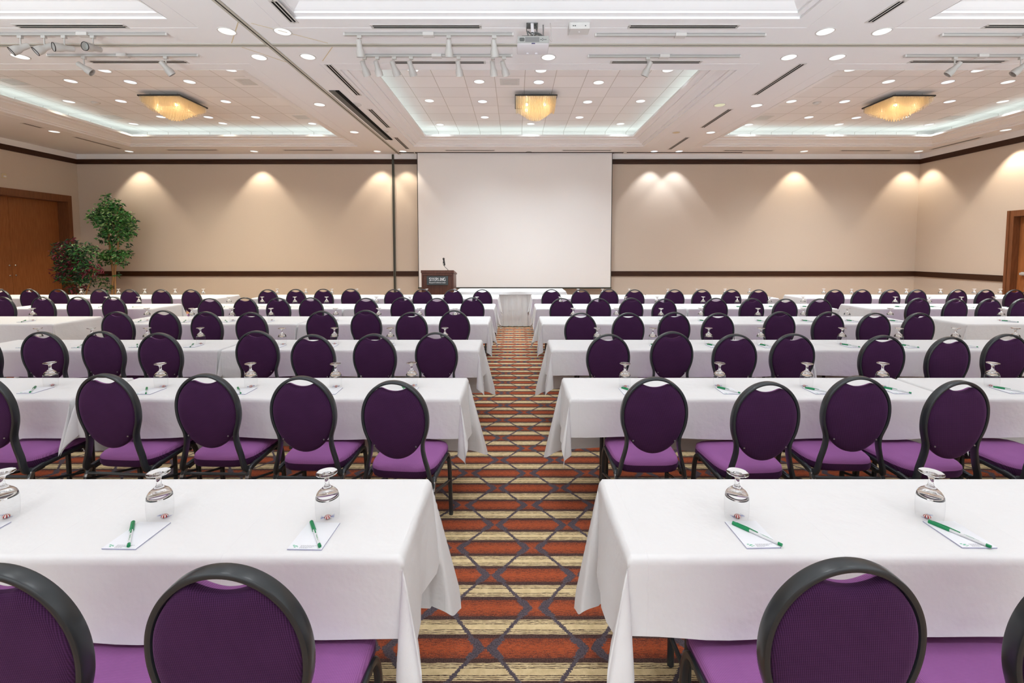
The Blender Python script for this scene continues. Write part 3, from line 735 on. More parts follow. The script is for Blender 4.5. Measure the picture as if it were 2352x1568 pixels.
link('mount_plate', boxes((-0.14, 0.14, -0.11, 0.13, 0.105, 0.125), (-0.16, -0.14, -0.02, 0.02, 0.1, 0.14), (0.14, 0.16, -0.02, 0.02, 0.1, 0.14)), M['slot_grey'], t)
b = bmesh.new(); sweep(b, [(0.0, 0.02, 0.12), (0.0, 0.25, 0.43)], rrect(0.02, 0.02, 0.005)); link('mount_arm', b, M['proj_white'], t, 'auto')
link('ceiling_bracket', boxes((-0.075, 0.075, 0.24, 0.38, 0.436, 0.45), (-0.075, -0.065, 0.24, 0.38, 0.40, 0.45), (0.065, 0.075, 0.24, 0.38, 0.40, 0.45)), M['slot_grey'], t)
for k, pts in enumerate((((0.0, -0.14, 0.10), (0.02, -0.12, 0.16), (0.10, 0.0, 0.19), (0.14, 0.15, 0.22), (0.15, 0.3, 0.45)), ((-0.06, -0.14, 0.10), (-0.07, -0.12, 0.17), (0.0, -0.02, 0.17), (0.06, 0.12, 0.26), (0.04, 0.27, 0.43)), ((-0.02, -0.14, 0.1), (-0.02, -0.13, 0.15), (0.08, -0.05, 0.16), (0.12, 0.05, 0.2)))):
    b = bmesh.new(); sweep(b, catmull(pts, 6), circ(0.008, 8)); link('cable', b, M['slot_grey'] if k else M['proj_dark'], t, True)
b = bmesh.new(); sweep(b, catmull(((0.19, -0.10, 0.10), (0.24, 0.0, 0.10), (0.25, 0.1, 0.2), (0.24, 0.25, 0.45)), 8), circ(0.003, 6)); link('cable', b, M['head_white'], t, True)
t = empty('ceiling_box', (0.86, 6.28, ZS)); tag(t, 'white metal box fixed to the ceiling right of the projector', 'ceiling box')
link('housing', boxes((-0.13, 0.13, -0.09, 0.09, -0.085, 0.0), bev=0.008), M['vent_white'], t)
link('cover_flange', boxes((-0.145, -0.13, -0.08, 0.10, -0.085, 0.0)), M['head_white'], t)
for k, dx in enumerate((-0.09, -0.065, 0.07)):
    link('knockout', boxes((dx - 0.008, dx + 0.008, -0.094, -0.09, -0.055, -0.043)), M['slot_grey'], t)
b = bmesh.new(); lathe(b, [(0.0, -0.089), (0.012, -0.089), (0.012, -0.085)], 12); link('screw_cover', b, M['white'], t)

# projection screen
t = empty('projection_screen', (0, 14.14, 0)); tag(t, 'large white projection screen pulled down in front of the back wall', 'screen')
xa, xb, za, zb = -3.01, 2.99, 0.585, ZS - 0.014
link('screen_fabric', boxes((xa + 0.02, xb - 0.02, -0.002, 0.002, za, zb)), M['screen'], t)
link('border', boxes((xa, xa + 0.02, -0.003, 0.003, za, zb), (xb - 0.02, xb, -0.003, 0.003, za, zb)), M['post'], t)
link('bottom_bar', boxes((xa - 0.01, xb + 0.01, -0.02, 0.02, za - 0.045, za)), M['post'], t)
link('roller_slot', boxes((xa - 0.05, xb + 0.05, -0.05, 0.05, ZS - 0.013, ZS - 0.002)), M['dark_slot'], t)

# little cream plate on the left wall
t = empty('wall_strobe', (XL, 12.3, 3.72)); tag(t, 'small cream alarm plate high on the left wall', 'alarm plate')
link('plate', boxes((0, 0.03, -0.05, 0.05, -0.06, 0.06), bev=0.004), M['cream'], t); link('lens', boxes((0.03, 0.045, -0.03, 0.03, -0.04, 0.0)), M['lettering'], t)

# ------------------------------------------------------------------ tables and cloths
TZ = 0.76
#        front edge y, back edge y
ROWS = [(1.36, 1.83), (2.87, 3.34), (4.31, 4.80), (5.86, 6.55), (7.43, 8.13), (9.10, 9.85)]
# table spans along x, counted from the aisle; which ends hang free
SPANS = {-1: [(-2.80, -0.36), (-5.29, -2.85), (-8.44, -6.00), (-10.93, -8.49)],
         1: [(0.36, 2.80), (2.85, 5.29), (5.86, 8.30), (8.35, 10.79)]}
USED = {-1: [1, 2, 2, 3, 3, 4], 1: [1, 2, 2, 3, 3, 4]}
FREE = {0: True, 1: False, 2: True, 3: False}

def cloth_mesh(L, W, front, back, lo_over, hi_over, lo_free, hi_free, seed):
    """a linen cloth lying on a table top L x W (x 0..L, y 0..W, z 0) with overhangs on the four sides"""
    rg = random.Random(seed)
    fr = 0.014
    def samples(length, lo, hi, n_mid, n_over):
        s = [-lo + lo * (k / n_over) for k in range(n_over)]
        s += [0, fr * 0.5, fr]
        s += [fr + (length - 2 * fr) * k / n_mid for k in range(1, n_mid)]
        s += [length - fr, length - fr * 0.5, length]
        s += [length + hi * (k / n_over) for k in range(1, n_over + 1)]
        return s
    U = samples(L, lo_over, hi_over, 34, 16); Vv = samples(W, front, back, 7, 16)
    ph = [rg.uniform(0, 6.28) for _ in range(8)]
    tilt = {(sx, sy): rg.uniform(-0.12, 0.12) for sx in (0, 1) for sy in (0, 1)}
    rho0 = {(sx, sy): R(rg.uniform(6.5, 9.5)) for sx in (0, 1) for sy in (0, 1)}
    # the cloth swings a little out of square, so each hem runs slightly uneven
    sk = [rg.uniform(-0.02, 0.02) for _ in range(4)]
    bm = bmesh.new(); grid = []
    def drop(t):
        """fillet over the table edge: overhang t -> (outward, down)"""
        r = 0.012; a = t / r
        if a < math.pi / 2: return r * math.sin(a), r * (1 - math.cos(a))
        return r, r + (t - r * math.pi / 2)
    for u in U:
        col = []
        for v in Vv:
            du = -u if u < 0 else (u - L if u > L else 0.0); dv = -v if v < 0 else (v - W if v > W else 0.0)
            sx = 0 if u < L / 2 else 1; sy = 0 if v < W / 2 else 1
            X = min(max(u, 0), L); Y = min(max(v, 0), W); Z = 0.0
            ox = -1 if sx == 0 else 1; oy = -1 if sy == 0 else 1
            free = lo_free if sx == 0 else hi_free
            if du == 0 and dv > 0:
                o, d = drop(dv)
                w = dv / max(front if sy == 0 else back, 1e-6)
                edge = min(X, L - X)
                amp = 0.012 * w * min(1, edge / 0.25)
                wave = math.sin(u * 5.1 + ph[0] + sy) * 0.6 + math.sin(u * 9.7 + ph[1]) * 0.4
                Y += oy * (o + abs(amp) * (0.9 + wave)); Z -= d * (1 + (0.03 * math.sin(u * 2.6 + ph[5]) + 0.02 * math.sin(u * 6.0 + ph[6])) * w)
            elif dv == 0 and du > 0:
                o, d = drop(du)
                w = du / max(lo_over if sx == 0 else hi_over, 1e-6)
                amp = (0.022 if free else 0.004) * w
                wave = 0.7 * math.sin(v * 13 + ph[2 + sx]) + 0.3 * math.sin(v * 29 + ph[4])
                X += ox * (o * (1 if free else 0.8) + amp * (1 + wave)); Z -= d * (1 + (0.05 * w * math.sin(v * 7 + ph[4]) if free else 0))
            elif du > 0 and dv > 0:
                r = math.hypot(du, dv); phi = math.atan2(dv, du)        # 0 along the side, 90 deg along the front
                rho = rho0[(sx, sy)]
                diag = (Vector((ox, oy, 0)) if free else Vector((0.10 * ox, oy, 0))).normalized()
                ang = math.atan2(diag.y, diag.x) + tilt[(sx, sy)]
                diag = Vector((math.cos(ang), math.sin(ang), 0))
                ax = Vector((0, 0, -1)) * math.cos(rho) + diag * math.sin(rho)
                e1 = (Vector((0, 0, -1)) - ax * ax.dot(Vector((0, 0, -1)))).normalized()
                e2 = ax.cross(e1)
                # start by carrying the side plane on past the corner, toward the front
                want = Vector((-ox, oy, 0))
                if e2.dot(want) < 0: e2 = -e2
                t = phi * 4
                # squash the loop sideways so it hangs as a soft pleat
                dirv = (ax * math.cos(rho) + math.sin(rho) * (e1 * math.cos(t) + e2 * math.sin(t) * (0.85 if free else 0.45))).normalized()
                o, d = drop(r)
                bl = math.cos(phi); bs = math.sin(phi)
                X += ox * o * bl * (1 if free else 0.8); Y += oy * o * bs
                P = dirv * max(d, 1e-5)
                if free: P += (e2 * math.sin(2 * t + ph[3] * 0.2) * 0.07 + e1 * math.sin(3 * t) * 0.03) * d * min(1, d / 0.15) * math.sin(2 * phi)
                X += P.x; Y += P.y; Z += P.z
            if not lo_free and X < 0: X = max(X, -0.021)
            if not hi_free and X > L: X = min(X, L + 0.021)
            col.append(bm.verts.new((X, Y, Z)))
        grid.append(col)
    for i in range(len(U) - 1):
        for j in range(len(Vv) - 1):
            bm.faces.new((grid[i][j], grid[i + 1][j], grid[i + 1][j + 1], grid[i][j + 1]))
    return bm

table_proto = {}
def make_table(L, W):
    t = empty('folding_table')
    link('table_top', boxes((0, L, 0, W, TZ - 0.028, TZ - 0.004), bev=0.004), M['laminate'], t)
    for x in (0.28, L - 0.28):
        for y in (0.24, W - 0.05):
            b = bmesh.new(); sweep(b, [(x, y, 0), (x, y, TZ - 0.03)], circ(0.014, 8)); link('leg', b, M['frame_black'], t, 'auto')
        b = bmesh.new(); sweep(b, [(x, 0.24, 0.12), (x, W - 0.05, 0.12)], circ(0.010, 8), ref=(0, 0, 1)); link('leg_brace', b, M['frame_black'], t, 'auto')
    return t
cloth_cache = {}
for ri, (y0, y1) in enumerate(ROWS):
    for s in (-1, 1):
        for k in range(USED[s][ri]):
            if ri in (3,) and s == 1 and k == 2: pass
            x0, x1 = SPANS[s][k]
            if k == 2 and ri == 3: x0, x1 = (x0 + 0.0, x1)
            W = round(y1 - y0, 2); L = round(x1 - x0, 2)
            where = '%s from aisle, %s side, %s row' % (ORD[k + 1], side_word(s), ROWN[ri])
            key = W
            if key not in table_proto: t = table_proto[key] = make_table(L, W)
            else: t = copy_tree(table_proto[key])
            t.location = (x0, y0, 0)
            tag(t, 'folding table under white linen ' + where, 'table', 'cloth covered classroom tables')
            # which end is lower x and which hangs free
            lo_free, hi_free = ((k % 2 == 1 or ri < 0), k % 2 == 0) if s < 0 else (k % 2 == 0, k % 2 == 1)
            if s < 0 and k == 1 and ri in (3, 4, 5): lo_free = True
            if k == 2: lo_free, hi_free = (False, True) if s < 0 else (True, False)
            front = 0.262 if ri < 3 else 0.258
            bm = cloth_mesh(L, W, front, 0.56 if ri < 3 else 0.36, 0.36 if lo_free else 0.24, 0.36 if hi_free else 0.24, lo_free, hi_free, 100 * ri + 10 * k + (s > 0))
            o = link('tablecloth', bm, M['cloth'], None, True, (x0, y0, TZ))
            tag(o, 'white tablecloth ' + where, 'tablecloth', 'white linen tablecloths')

# ------------------------------------------------------------------ chairs
def recline(z): return -0.10 * max(0.0, z - 0.42)
def make_chair():
    t = empty('banquet_chair')
    V_ = M['velvet']; F_ = M['frame_black']
    # seat cushion
    bm = bmesh.new(); n = 40
    def outline(s):
        pts = []
        for k in range(n):
            a = 2 * math.pi * k / n; c, sn = math.cos(a), math.sin(a)
            p = 4.5
            rr = 1 / (abs(c) ** p + abs(sn) ** p) ** (1 / p)
            y = 0.225 + 0.205 * rr * sn; hw = 0.190 + 0.022 * (y / 0.43)
            pts.append((hw * rr * c * s, 0.225 + (y - 0.225) * s))
        return pts
    rings = []
    for s, z in ((0.90, 0.402), (0.97, 0.404), (1.0, 0.418), (1.0, 0.448), (0.985, 0.462), (0.94, 0.472), (0.80, 0.479), (0.5, 0.483), (0.2, 0.484)):
        rings.append([bm.verts.new((x, y, z)) for x, y in outline(s)])
    for i, (a, b) in enumerate(zip(rings, rings[1:])):
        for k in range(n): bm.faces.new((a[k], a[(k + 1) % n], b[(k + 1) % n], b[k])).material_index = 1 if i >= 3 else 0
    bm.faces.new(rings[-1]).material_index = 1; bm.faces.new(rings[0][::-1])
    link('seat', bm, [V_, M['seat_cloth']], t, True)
    # padded back: oval with a scooped top between two horns
    N = 96; pts = []
    for k in range(N):
        a = 2 * math.pi * k / N - math.pi / 2
        x = 0.1735 * math.cos(a); z = 0.78 + (0.197 if math.sin(a) > 0 else 0.24) * math.sin(a)
        if math.sin(a) > 0 and abs(x) < 0.078:
            q = abs(x) / 0.078
            z = 0.9345 + 0.0235 * (q ** 2.0)
        pts.append((x, z))
    # round the horns a little
    sm = []
    for k in range(N):
        p0, p1, p2 = pts[k - 1], pts[k], pts[(k + 1) % N]
        sm.append(((p0[0] + 2 * p1[0] + p2[0]) / 4, (p0[1] + 2 * p1[1] + p2[1]) / 4))
    pts = sm
    bm = bmesh.new(); cx, cz = 0.0, 0.755
    prof = [(0.05, -0.026), (0.5, -0.0255), (0.80, -0.0245), (0.93, -0.0215), (0.985, -0.014), (1.0, -0.004), (1.0, 0.006), (0.985, 0.020), (0.93, 0.031), (0.80, 0.038), (0.5, 0.042), (0.05, 0.043)]
    rings = []
    for s, yo in prof:
        ring = []
        for x, z in pts:
            zz = cz + (z - cz) * s
            ring.append(bm.verts.new((x * s, yo + recline(zz), zz)))
        rings.append(ring)
    for i, (a, b) in enumerate(zip(rings, rings[1:])):
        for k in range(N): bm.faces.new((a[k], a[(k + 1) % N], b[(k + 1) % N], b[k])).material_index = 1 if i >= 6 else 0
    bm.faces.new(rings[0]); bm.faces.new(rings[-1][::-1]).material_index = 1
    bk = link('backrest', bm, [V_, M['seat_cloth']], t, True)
    for sx in (-1, 1):
        bb = bmesh.new(); lathe(bb, [(0.0, -0.004), (0.004, -0.003), (0.005, 0.0)], 10, Matrix.Translation((sx * 0.118, -0.0245 + recline(0.62), 0.625)) @ Matrix.Rotation(R(-90), 4, 'X'))
        link('stud', bb, M['worn_steel'], bk)
    # oval back frame that waists in and flares to the seat rails
    half = [(0.196, 0.085, 0.408), (0.194, 0.03, 0.402), (0.190, -0.004, 0.412), (0.184, -0.014, 0.44), (0.172, -0.012, 0.49), (0.159, -0.015, 0.54), (0.150, -0.018, 0.585), (0.149, -0.021, 0.62)]
    ell = []
    for a in (-32, -15, 0, 18, 36, 54, 72):
        ell.append((0.181 * math.cos(R(a)), None, 0.78 + (0.207 if a > 0 else 0.25) * math.sin(R(a))))
    right = half + [(x, recline(z), z) for x, _, z in ell]
    path = right + [(0, recline(0.987), 0.987)] + [(-x, y, z) for x, y, z in right[::-1]]
    bm = bmesh.new(); sweep(bm, catmull(path, 5), rrect(0.0086, 0.019, 0.006, 2), ref=(0, 1, 0.0)); link('back_frame', bm, F_, t, 'auto')
    leg_prof = rrect(0.012, 0.012, 0.006, 2)
    for sx in (-1, 1):
        bm = bmesh.new(); sweep(bm, catmull([(sx * 0.203, 0.285, 0.428), (sx * 0.205, 0.325, 0.418), (sx * 0.208, 0.348, 0.375), (sx * 0.211, 0.358, 0.28), (sx * 0.215, 0.372, 0.0)], 6), leg_prof, ref=(1, 0, 0)); link('leg', bm, F_, t, 'auto')
        bm = bmesh.new(); sweep(bm, catmull([(sx * 0.197, 0.055, 0.408), (sx * 0.198, 0.018, 0.398), (sx * 0.199, 0.0, 0.36), (sx * 0.201, -0.014, 0.28), (sx * 0.206, -0.055, 0.0)], 6), leg_prof, ref=(1, 0, 0)); link('leg', bm, F_, t, 'auto')
        bm = bmesh.new(); sweep(bm, [(sx * 0.203, 0.29, 0.4275), (sx * 0.197, 0.05, 0.4065)], leg_prof, ref=(1, 0, 0)); link('seat_rail', bm, F_, t, 'auto')
        bm = bmesh.new(); sweep(bm, [(sx * 0.2115, 0.361, 0.235), (sx * 0.1995, 0.008, 0.335)], circ(0.008, 8), ref=(1, 0, 0)); link('stretcher', bm, F_, t, 'auto')
        bm = bmesh.new(); sweep(bm, [(sx * 0.198, 0.016, 0.399), (sx * 0.1995, -0.003, 0.352)], rrect(0.0128, 0.0128, 0.006, 2), ref=(1, 0, 0)); link('worn_bend', bm, M['worn_steel'], t, 'auto')
    bm = bmesh.new(); sweep(bm, [(-0.199, 0.004, 0.372), (0.199, 0.004, 0.372)], circ(0.010, 8), ref=(0, 0, 1)); sweep(bm, [(-0.205, 0.31, 0.395), (0.205, 0.31, 0.395)], circ(0.010, 8), ref=(0, 0, 1)); link('cross_bar', bm, F_, t, 'auto')
    return t
chair0 = None
CHAIRS = {
 1: {-1: [(-0.655, 0.98), (-1.17, 0.98)], 1: [(0.765, 1.00), (1.352, 0.99)]},
 2: {-1: [(-0.66, 2.45), (-1.21, 2.54), (-1.79, 2.59), (-2.37, 2.59), (-3.06, 2.56)], 1: [(0.79, 2.52), (1.37, 2.43), (1.95, 2.54), (2.43, 2.45), (3.06, 2.46)]},
 3: {-1: [(-0.69, 3.94), (-1.21, 3.87), (-1.73, 3.84), (-2.31, 4.02), (-3.10, 3.92), (-3.67, 4.00), (-4.17, 3.97), (-4.69, 3.93)], 1: [(0.80, 3.86), (1.39, 3.98), (1.89, 3.86), (2.40, 3.88), (3.11, 3.80), (3.60, 3.73), (4.22, 3.86)]},
 4: {-1: [(-0.73, 5.43), (-1.21, 5.27), (-1.80, 5.45), (-2.30, 5.37), (-3.08, 5.27), (-3.64, 5.32), (-4.22, 5.43), (-4.69, 5.32), (-6.07, 5.10)], 1: [(0.76, 5.22), (1.31, 5.22), (1.86, 5.27), (2.34, 5.20), (3.12, 5.32), (3.68, 5.30), (4.15, 5.21), (4.66, 5.21)]},
 5: {-1: [(-0.66, 6.96), (-1.19, 6.89), (-1.74, 6.99), (-2.27, 6.90), (-3.14, 6.96), (-3.63, 6.93), (-4.15, 6.96), (-4.62, 6.85), (-6.28, 7.08), (-6.83, 7.08), (-7.39, 7.08), (-8.02, 7.08)],
     1: [(0.71, 6.86), (1.27, 6.86), (1.77, 6.90), (2.24, 6.78), (3.06, 6.90), (3.58, 6.84), (4.05, 6.78), (4.58, 6.80), (6.13, 6.88), (6.60, 6.78), (7.13, 6.80), (7.60, 6.78)]},
 6: {-1: [(-0.61, 8.44), (-1.16, 8.46), (-1.74, 8.50), (-2.26, 8.46), (-3.11, 8.58), (-3.62, 8.56), (-4.11, 8.50), (-4.61, 8.45), (-6.03, 8.44), (-6.59, 8.44), (-7.18, 8.45), (-7.77, 8.48), (-8.55, 8.48), (-9.08, 8.48), (-9.60, 8.45)],
     1: [(0.68, 8.46), (1.23, 8.44), (1.76, 8.52), (2.22, 8.42), (2.97, 8.44), (3.47, 8.42), (4.03, 8.44), (4.51, 8.40), (5.94, 8.42), (6.46, 8.44), (6.96, 8.40), (7.45, 8.40), (8.22, 8.42), (8.72, 8.40), (9.26, 8.40)]},
}
YAW = {(2, -1, 0): -5, (2, -1, 1): -2, (2, -1, 2): -2, (2, -1, 3): -4, (2, 1, 1): 3, (2, 1, 3): 4, (3, 1, 5): 3, (1, -1, 0): -1}
NOTE = {(1, -1, 0): 'nearest the camera, seat showing beyond it'}
for row, d in CHAIRS.items():
    for s, lst in d.items():
        for i, (x, y) in enumerate(lst):
            if chair0 is None: t = chair0 = make_chair()
            else: t = copy_tree(chair0)
            yaw = YAW.get((row, s, i), rng.uniform(-2.5, 2.5) if row < 4 else rng.uniform(-1.2, 1.2))
            t.location = (x, y + 0.055, 0); t.rotation_euler = (0, 0, R(yaw))
            tag(t, 'purple oval back banquet chair, %s from aisle, %s side, %s row' % (ORD[i + 1], side_word(s), ROWN[row - 1]), 'chair', 'purple banquet chairs at the tables')

# ------------------------------------------------------------------ place settings
def make_goblet():
    t = empty('water_goblet')
    bm = bmesh.new(); lathe(bm, [(0.0372, 0.0), (0.0395, 0.02), (0.0405, 0.045), (0.0404, 0.070), (0.0392, 0.080)], 32); link('bowl', bm, M['glass_thin'], t, True)
    bm = bmesh.new(); lathe(bm, [(0.0, 0.101), (0.012, 0.100), (0.024, 0.0955), (0.032, 0.089), (0.0372, 0.080), (0.0392, 0.0795), (0.0378, 0.087), (0.0345, 0.095), (0.029, 0.1025), (0.020, 0.110), (0.0120, 0.117), (0.0085, 0.124), (0.0072, 0.133), (0.0075, 0.143), (0.010, 0.151), (0.016, 0.1555), (0.016, 0.156), (0.0, 0.156)], 28); link('stem', bm, M['glass'], t, True)
    bm = bmesh.new(); lathe(bm, [(0.0, 0.1562), (0.016, 0.1562), (0.028, 0.1605), (0.0355, 0.164), (0.0365, 0.166), (0.0355, 0.1675), (0.02, 0.166), (0.0, 0.1655)], 32); link('foot', bm, M['glass'], t, 'auto')
    return t
def make_candy():
    t = empty('peppermint_candy')
    bm = bmesh.new(); bmesh.ops.create_uvsphere(bm, u_segments=20, v_segments=12, radius=0.011)
    for v in bm.verts: v.co.z *= 0.62
    bmesh.ops.translate(bm, vec=(0, 0, 0.0072), verts=bm.verts)
    link('mint', bm, M['mint'], t, True)
    for s in (-1, 1):
        bm = bmesh.new(); n = 8
        a = [bm.verts.new((s * 0.009, 0.002 * math.cos(k * 2.1), 0.007 + 0.002 * math.sin(k * 2.1))) for k in range(n)]
        b = [bm.verts.new((s * (0.021 + 0.002 * (k % 2)), -0.011 + 0.022 * k / (n - 1), 0.006 + 0.004 * (k % 2))) for k in range(n)]
        for k in range(n - 1): bm.faces.new((a[k], a[k + 1], b[k + 1], b[k]))
        link('wrapper_twist', bm, M['film'], t, True)
    return t
def make_pen():
    t = empty('ballpoint_pen')          # along +y: cap at the far end
    rr = 0.0050
    bm = bmesh.new(); sweep(bm, [(0, -0.068, rr), (0, 0.03, rr)], circ(rr * 0.95, 8), ref=(0, 0, 1)); link('barrel', bm, M['pen_body'], t, 'auto')
    bm = bmesh.new(); sweep(bm, [(0, 0.022, rr), (0, 0.072, rr), (0, 0.078, rr)], circ(rr * 1.28, 10), ref=(0, 0, 1)); sweep(bm, [(0.0, 0.065, rr * 2.3), (0.0, 0.03, rr * 2.5), (0.0, -0.004, rr * 2.1)], rrect(0.0018, 0.0011, 0.0005, 1), ref=(0, 0, 1)); link('cap', bm, M['pen_green'], t, 'auto')
    bm = bmesh.new(); sweep(bm, [(0, -0.078, rr), (0, -0.066, rr)], circ(rr * 1.02, 10), ref=(0, 0, 1)); link('end_plug', bm, M['pen_green'], t, 'auto')
    link('printed_line', boxes((-0.0012, -0.0004, -0.05, -0.018, rr * 1.93, rr * 1.97), (0.0004, 0.0011, -0.038, -0.012, rr * 1.93, rr * 1.97)), M['pen_green'], t)
    return t
def make_pad():
    t = empty('notepad')                # front left corner at the origin
    bm = bmesh.new(); box(bm, 0, 0.11, 0, 0.142, 0.0, 0.0035)
    bm.faces.ensure_lookup_table()
    for f in bm.faces: f.material_index = 0 if f.normal.z > 0.5 or f.calc_center_median().z > 0.003 else 1
    pg = link('paper_block', bm, [M['paper'], M['paper_edge']], t)
    ln = [(0.036, 0.092, 0.0165), (0.036, 0.080, 0.0125), (0.036, 0.076, 0.0085), (0.036, 0.062, 0.0045)]
    bs = []
    for x0, x1, y in ln:
        x = x0
        while x < x1:
            w = rng.uniform(0.004, 0.009); bs.append((x, min(x + w, x1), y, y + 0.0018, 0.0035, 0.0037)); x += w + 0.0012
    link('address_lines', boxes(*bs), M['ink_grey'], t)
    link('printed_mark', boxes((0.010, 0.016, 0.016, 0.0195, 0.0035, 0.0037), (0.018, 0.026, 0.013, 0.0165, 0.0035, 0.0037), (0.014, 0.020, 0.0105, 0.0135, 0.0035, 0.0037), (0.018, 0.024, 0.0065, 0.0085, 0.0035, 0.0037), (0.026, 0.030, 0.009, 0.0115, 0.0035, 0.0037)), M['ink_green'], t)
    return t
gob0 = can0 = pen0 = pad0 = None
GY = [1.553, 3.115, 4.56, 6.15, 7.72, 9.36]
seen_by_x = {}
for row, xs in enumerate(GLASS_X):
    for s in (-1, 1):
        ls = sorted([x for x in xs if x * s > 0], key=abs)
        for i, x in enumerate(ls):
            y = GY[row] + (rng.uniform(-0.015, 0.015) if row else 0)
            w = '%s from aisle, %s side, %s row' % (ORD[i + 1], side_word(s), ROWN[row])
            gob0, t = (lambda p: (p, p) if gob0 is None else (gob0, copy_tree(gob0)))(gob0 or make_goblet())
            t.location = (x, y, TZ + 0.0005); t.rotation_euler = (0, 0, rng.uniform(0, 6))
            tag(t, 'upturned clear water goblet, ' + w, 'goblet', 'upturned water goblets')
            if row < 4:
                can0, t = (lambda p: (p, p) if can0 is None else (can0, copy_tree(can0)))(can0 or make_candy())
                t.location = (x + rng.uniform(-0.008, 0.010) - 0.004 * s, y + rng.uniform(-0.006, 0.008), TZ + 0.0006); t.rotation_euler = (R(rng.uniform(-8, 8)), 0, rng.uniform(-0.6, 0.9))
                tag(t, 'wrapped peppermint inside the goblet ' + w, 'candy', 'peppermints under the goblets')
                pad0, t = (lambda p: (p, p) if pad0 is None else (pad0, copy_tree(pad0)))(pad0 or make_pad())
                px = x + (-0.055 if s < 0 else -0.043) + rng.uniform(-0.004, 0.004)
                py = y - 0.168 + rng.uniform(-0.004, 0.008)
                t.location = (px, py, TZ + 0.0006); t.rotation_euler = (0, 0, R(rng.uniform(-2, 2)))
                tag(t, 'small white notepad below the goblet ' + w, 'notepad', 'notepads at the settings')
            if row < 5:
                pen0, t = (lambda p: (p, p) if pen0 is None else (pen0, copy_tree(pen0)))(pen0 or make_pen())
                if s < 0: ang = {(0, 0): 33, (0, 1): 36}.get((row, i), rng.uniform(26, 40)); cx_, cy_ = x - 0.002 - 0.02, y - 0.10
                else: ang = {(0, 0): 40, (0, 1): 28}.get((row, i), rng.uniform(28, 42)); cx_, cy_ = x + 0.018, y - 0.10
                if row == 0: cx_ = x + {(-1, 0): 0.0, (-1, 1): -0.02, (-1, 2): -0.02, (1, 0): 0.018, (1, 1): 0.006}[(s, i)]
                t.location = (cx_, cy_, TZ + 0.0043); t.rotation_euler = (0, 0, R(ang))
                tag(t, 'green capped ballpoint pen by the goblet ' + w, 'pen', 'green capped pens')

# ------------------------------------------------------------------ head table, lectern, plants
HX0, HX1, HY0, HY1, HZ = -1.30, 1.10, 10.22, 10.98, 0.80
t = empty('head_table', (0, 0, 0)); tag(t, 'head table under a white skirt at the end of the aisle', 'table')
link('table_top', boxes((HX0, HX1, HY0, HY1, HZ - 0.03, HZ - 0.004)), M['laminate'], t)
for x in (HX0 + 0.2, HX1 - 0.2):
    for y in (HY0 + 0.1, HY1 - 0.1):
        b = bmesh.new(); sweep(b, [(x, y, 0), (x, y, HZ - 0.03)], circ(0.015, 8)); link('leg', b, M['frame_black'], t, 'auto')
b = bmesh.new(); loop = []
n = 420
per = [(HX0, HY0), (HX1, HY0), (HX1, HY1), (HX0, HY1)]
pts = []
for k in range(4):
    a = Vector(per[k]); c = Vector(per[(k + 1) % 4]); L = (c - a).length; m = int(L / 0.0125)
    nrm = Vector(((c - a).y, -(c - a).x)).normalized()
    for j in range(m): pts.append((a + (c - a) * (j / m), nrm, k * 3 + j * L / m))
rows = []
for z, am in ((HZ - 0.012, 0.004), (HZ - 0.12, 0.010), (0.45, 0.016), (0.2, 0.018), (0.015, 0.020)):
    ring = []
    for p, nrm, q in pts:
        o = 0.012 + am * (1 + math.sin(q * 42) * 0.7 + 0.3 * math.sin(q * 97 + z * 2))
        ring.append(b.verts.new((p.x + nrm.x * o, p.y + nrm.y * o, z)))
    rows.append(ring)
for r0, r1 in zip(rows, rows[1:]):
    for k in range(len(pts)): b.faces.new((r0[k], r0[(k + 1) % len(pts)], r1[(k + 1) % len(pts)], r1[k]))
o = link('table_skirt', b, M['cloth'], None, True); tag(o, 'white pleated table skirt facing the aisle', 'table skirt')
b = cloth_mesh(HX1 - HX0, HY1 - HY0, 0.075, 0.10, 0.09, 0.09, True, True, 5)
o = link('tablecloth', b, M['cloth'], None, True, (HX0, HY0, HZ + 0.002)); 
for v in o.data.vertices:
    if v.co.y < 0: v.co.y -= 0.035
    if v.co.y > HY1 - HY0: v.co.y += 0.035
    if v.co.x < 0: v.co.x -= 0.035
    if v.co.x > HX1 - HX0: v.co.x += 0.035
tag(o, 'white cloth over the head table in front of the screen', 'tablecloth')

# lectern with a lettered sign
LX, LY = -1.86, 11.15
t = empty('lectern', (LX, LY, 0)); tag(t, 'dark walnut lectern with a lettered sign in front of the screen', 'lectern')
w, dp = 0.385, 0.24
link('body', boxes((-w, w, -dp, dp, 0.06, 1.18), bev=0.004), M['lectern_wood'], t)
link('plinth', boxes((-w - 0.015, w + 0.015, -dp - 0.015, dp + 0.015, 0.0, 0.06)), M['trim_wood'], t)
link('front_frame', boxes((-w, -w + 0.035, -dp - 0.02, -dp, 0.06, 1.18), (w - 0.035, w, -dp - 0.02, -dp, 0.06, 1.18), (-w + 0.035, w - 0.035, -dp - 0.02, -dp, 1.13, 1.18), (-w + 0.035, w - 0.035, -dp - 0.02, -dp, 0.06, 0.12), bev=0.003), M['lectern_wood'], t)
b = bmesh.new()
vs = [b.verts.new(p) for p in ((-w - 0.012, -dp - 0.03, 1.18), (w + 0.012, -dp - 0.03, 1.18), (w + 0.012, dp + 0.06, 1.12), (-w - 0.012, dp + 0.06, 1.12), (-w - 0.012, -dp - 0.03, 1.25), (w + 0.012, -dp - 0.03, 1.25), (w + 0.012, dp + 0.06, 1.16), (-w - 0.012, dp + 0.06, 1.16))]
for f in ((3, 2, 1, 0), (4, 5, 6, 7), (0, 1, 5, 4), (1, 2, 6, 5), (2, 3, 7, 6), (3, 0, 4, 7)): b.faces.new([vs[i] for i in f])
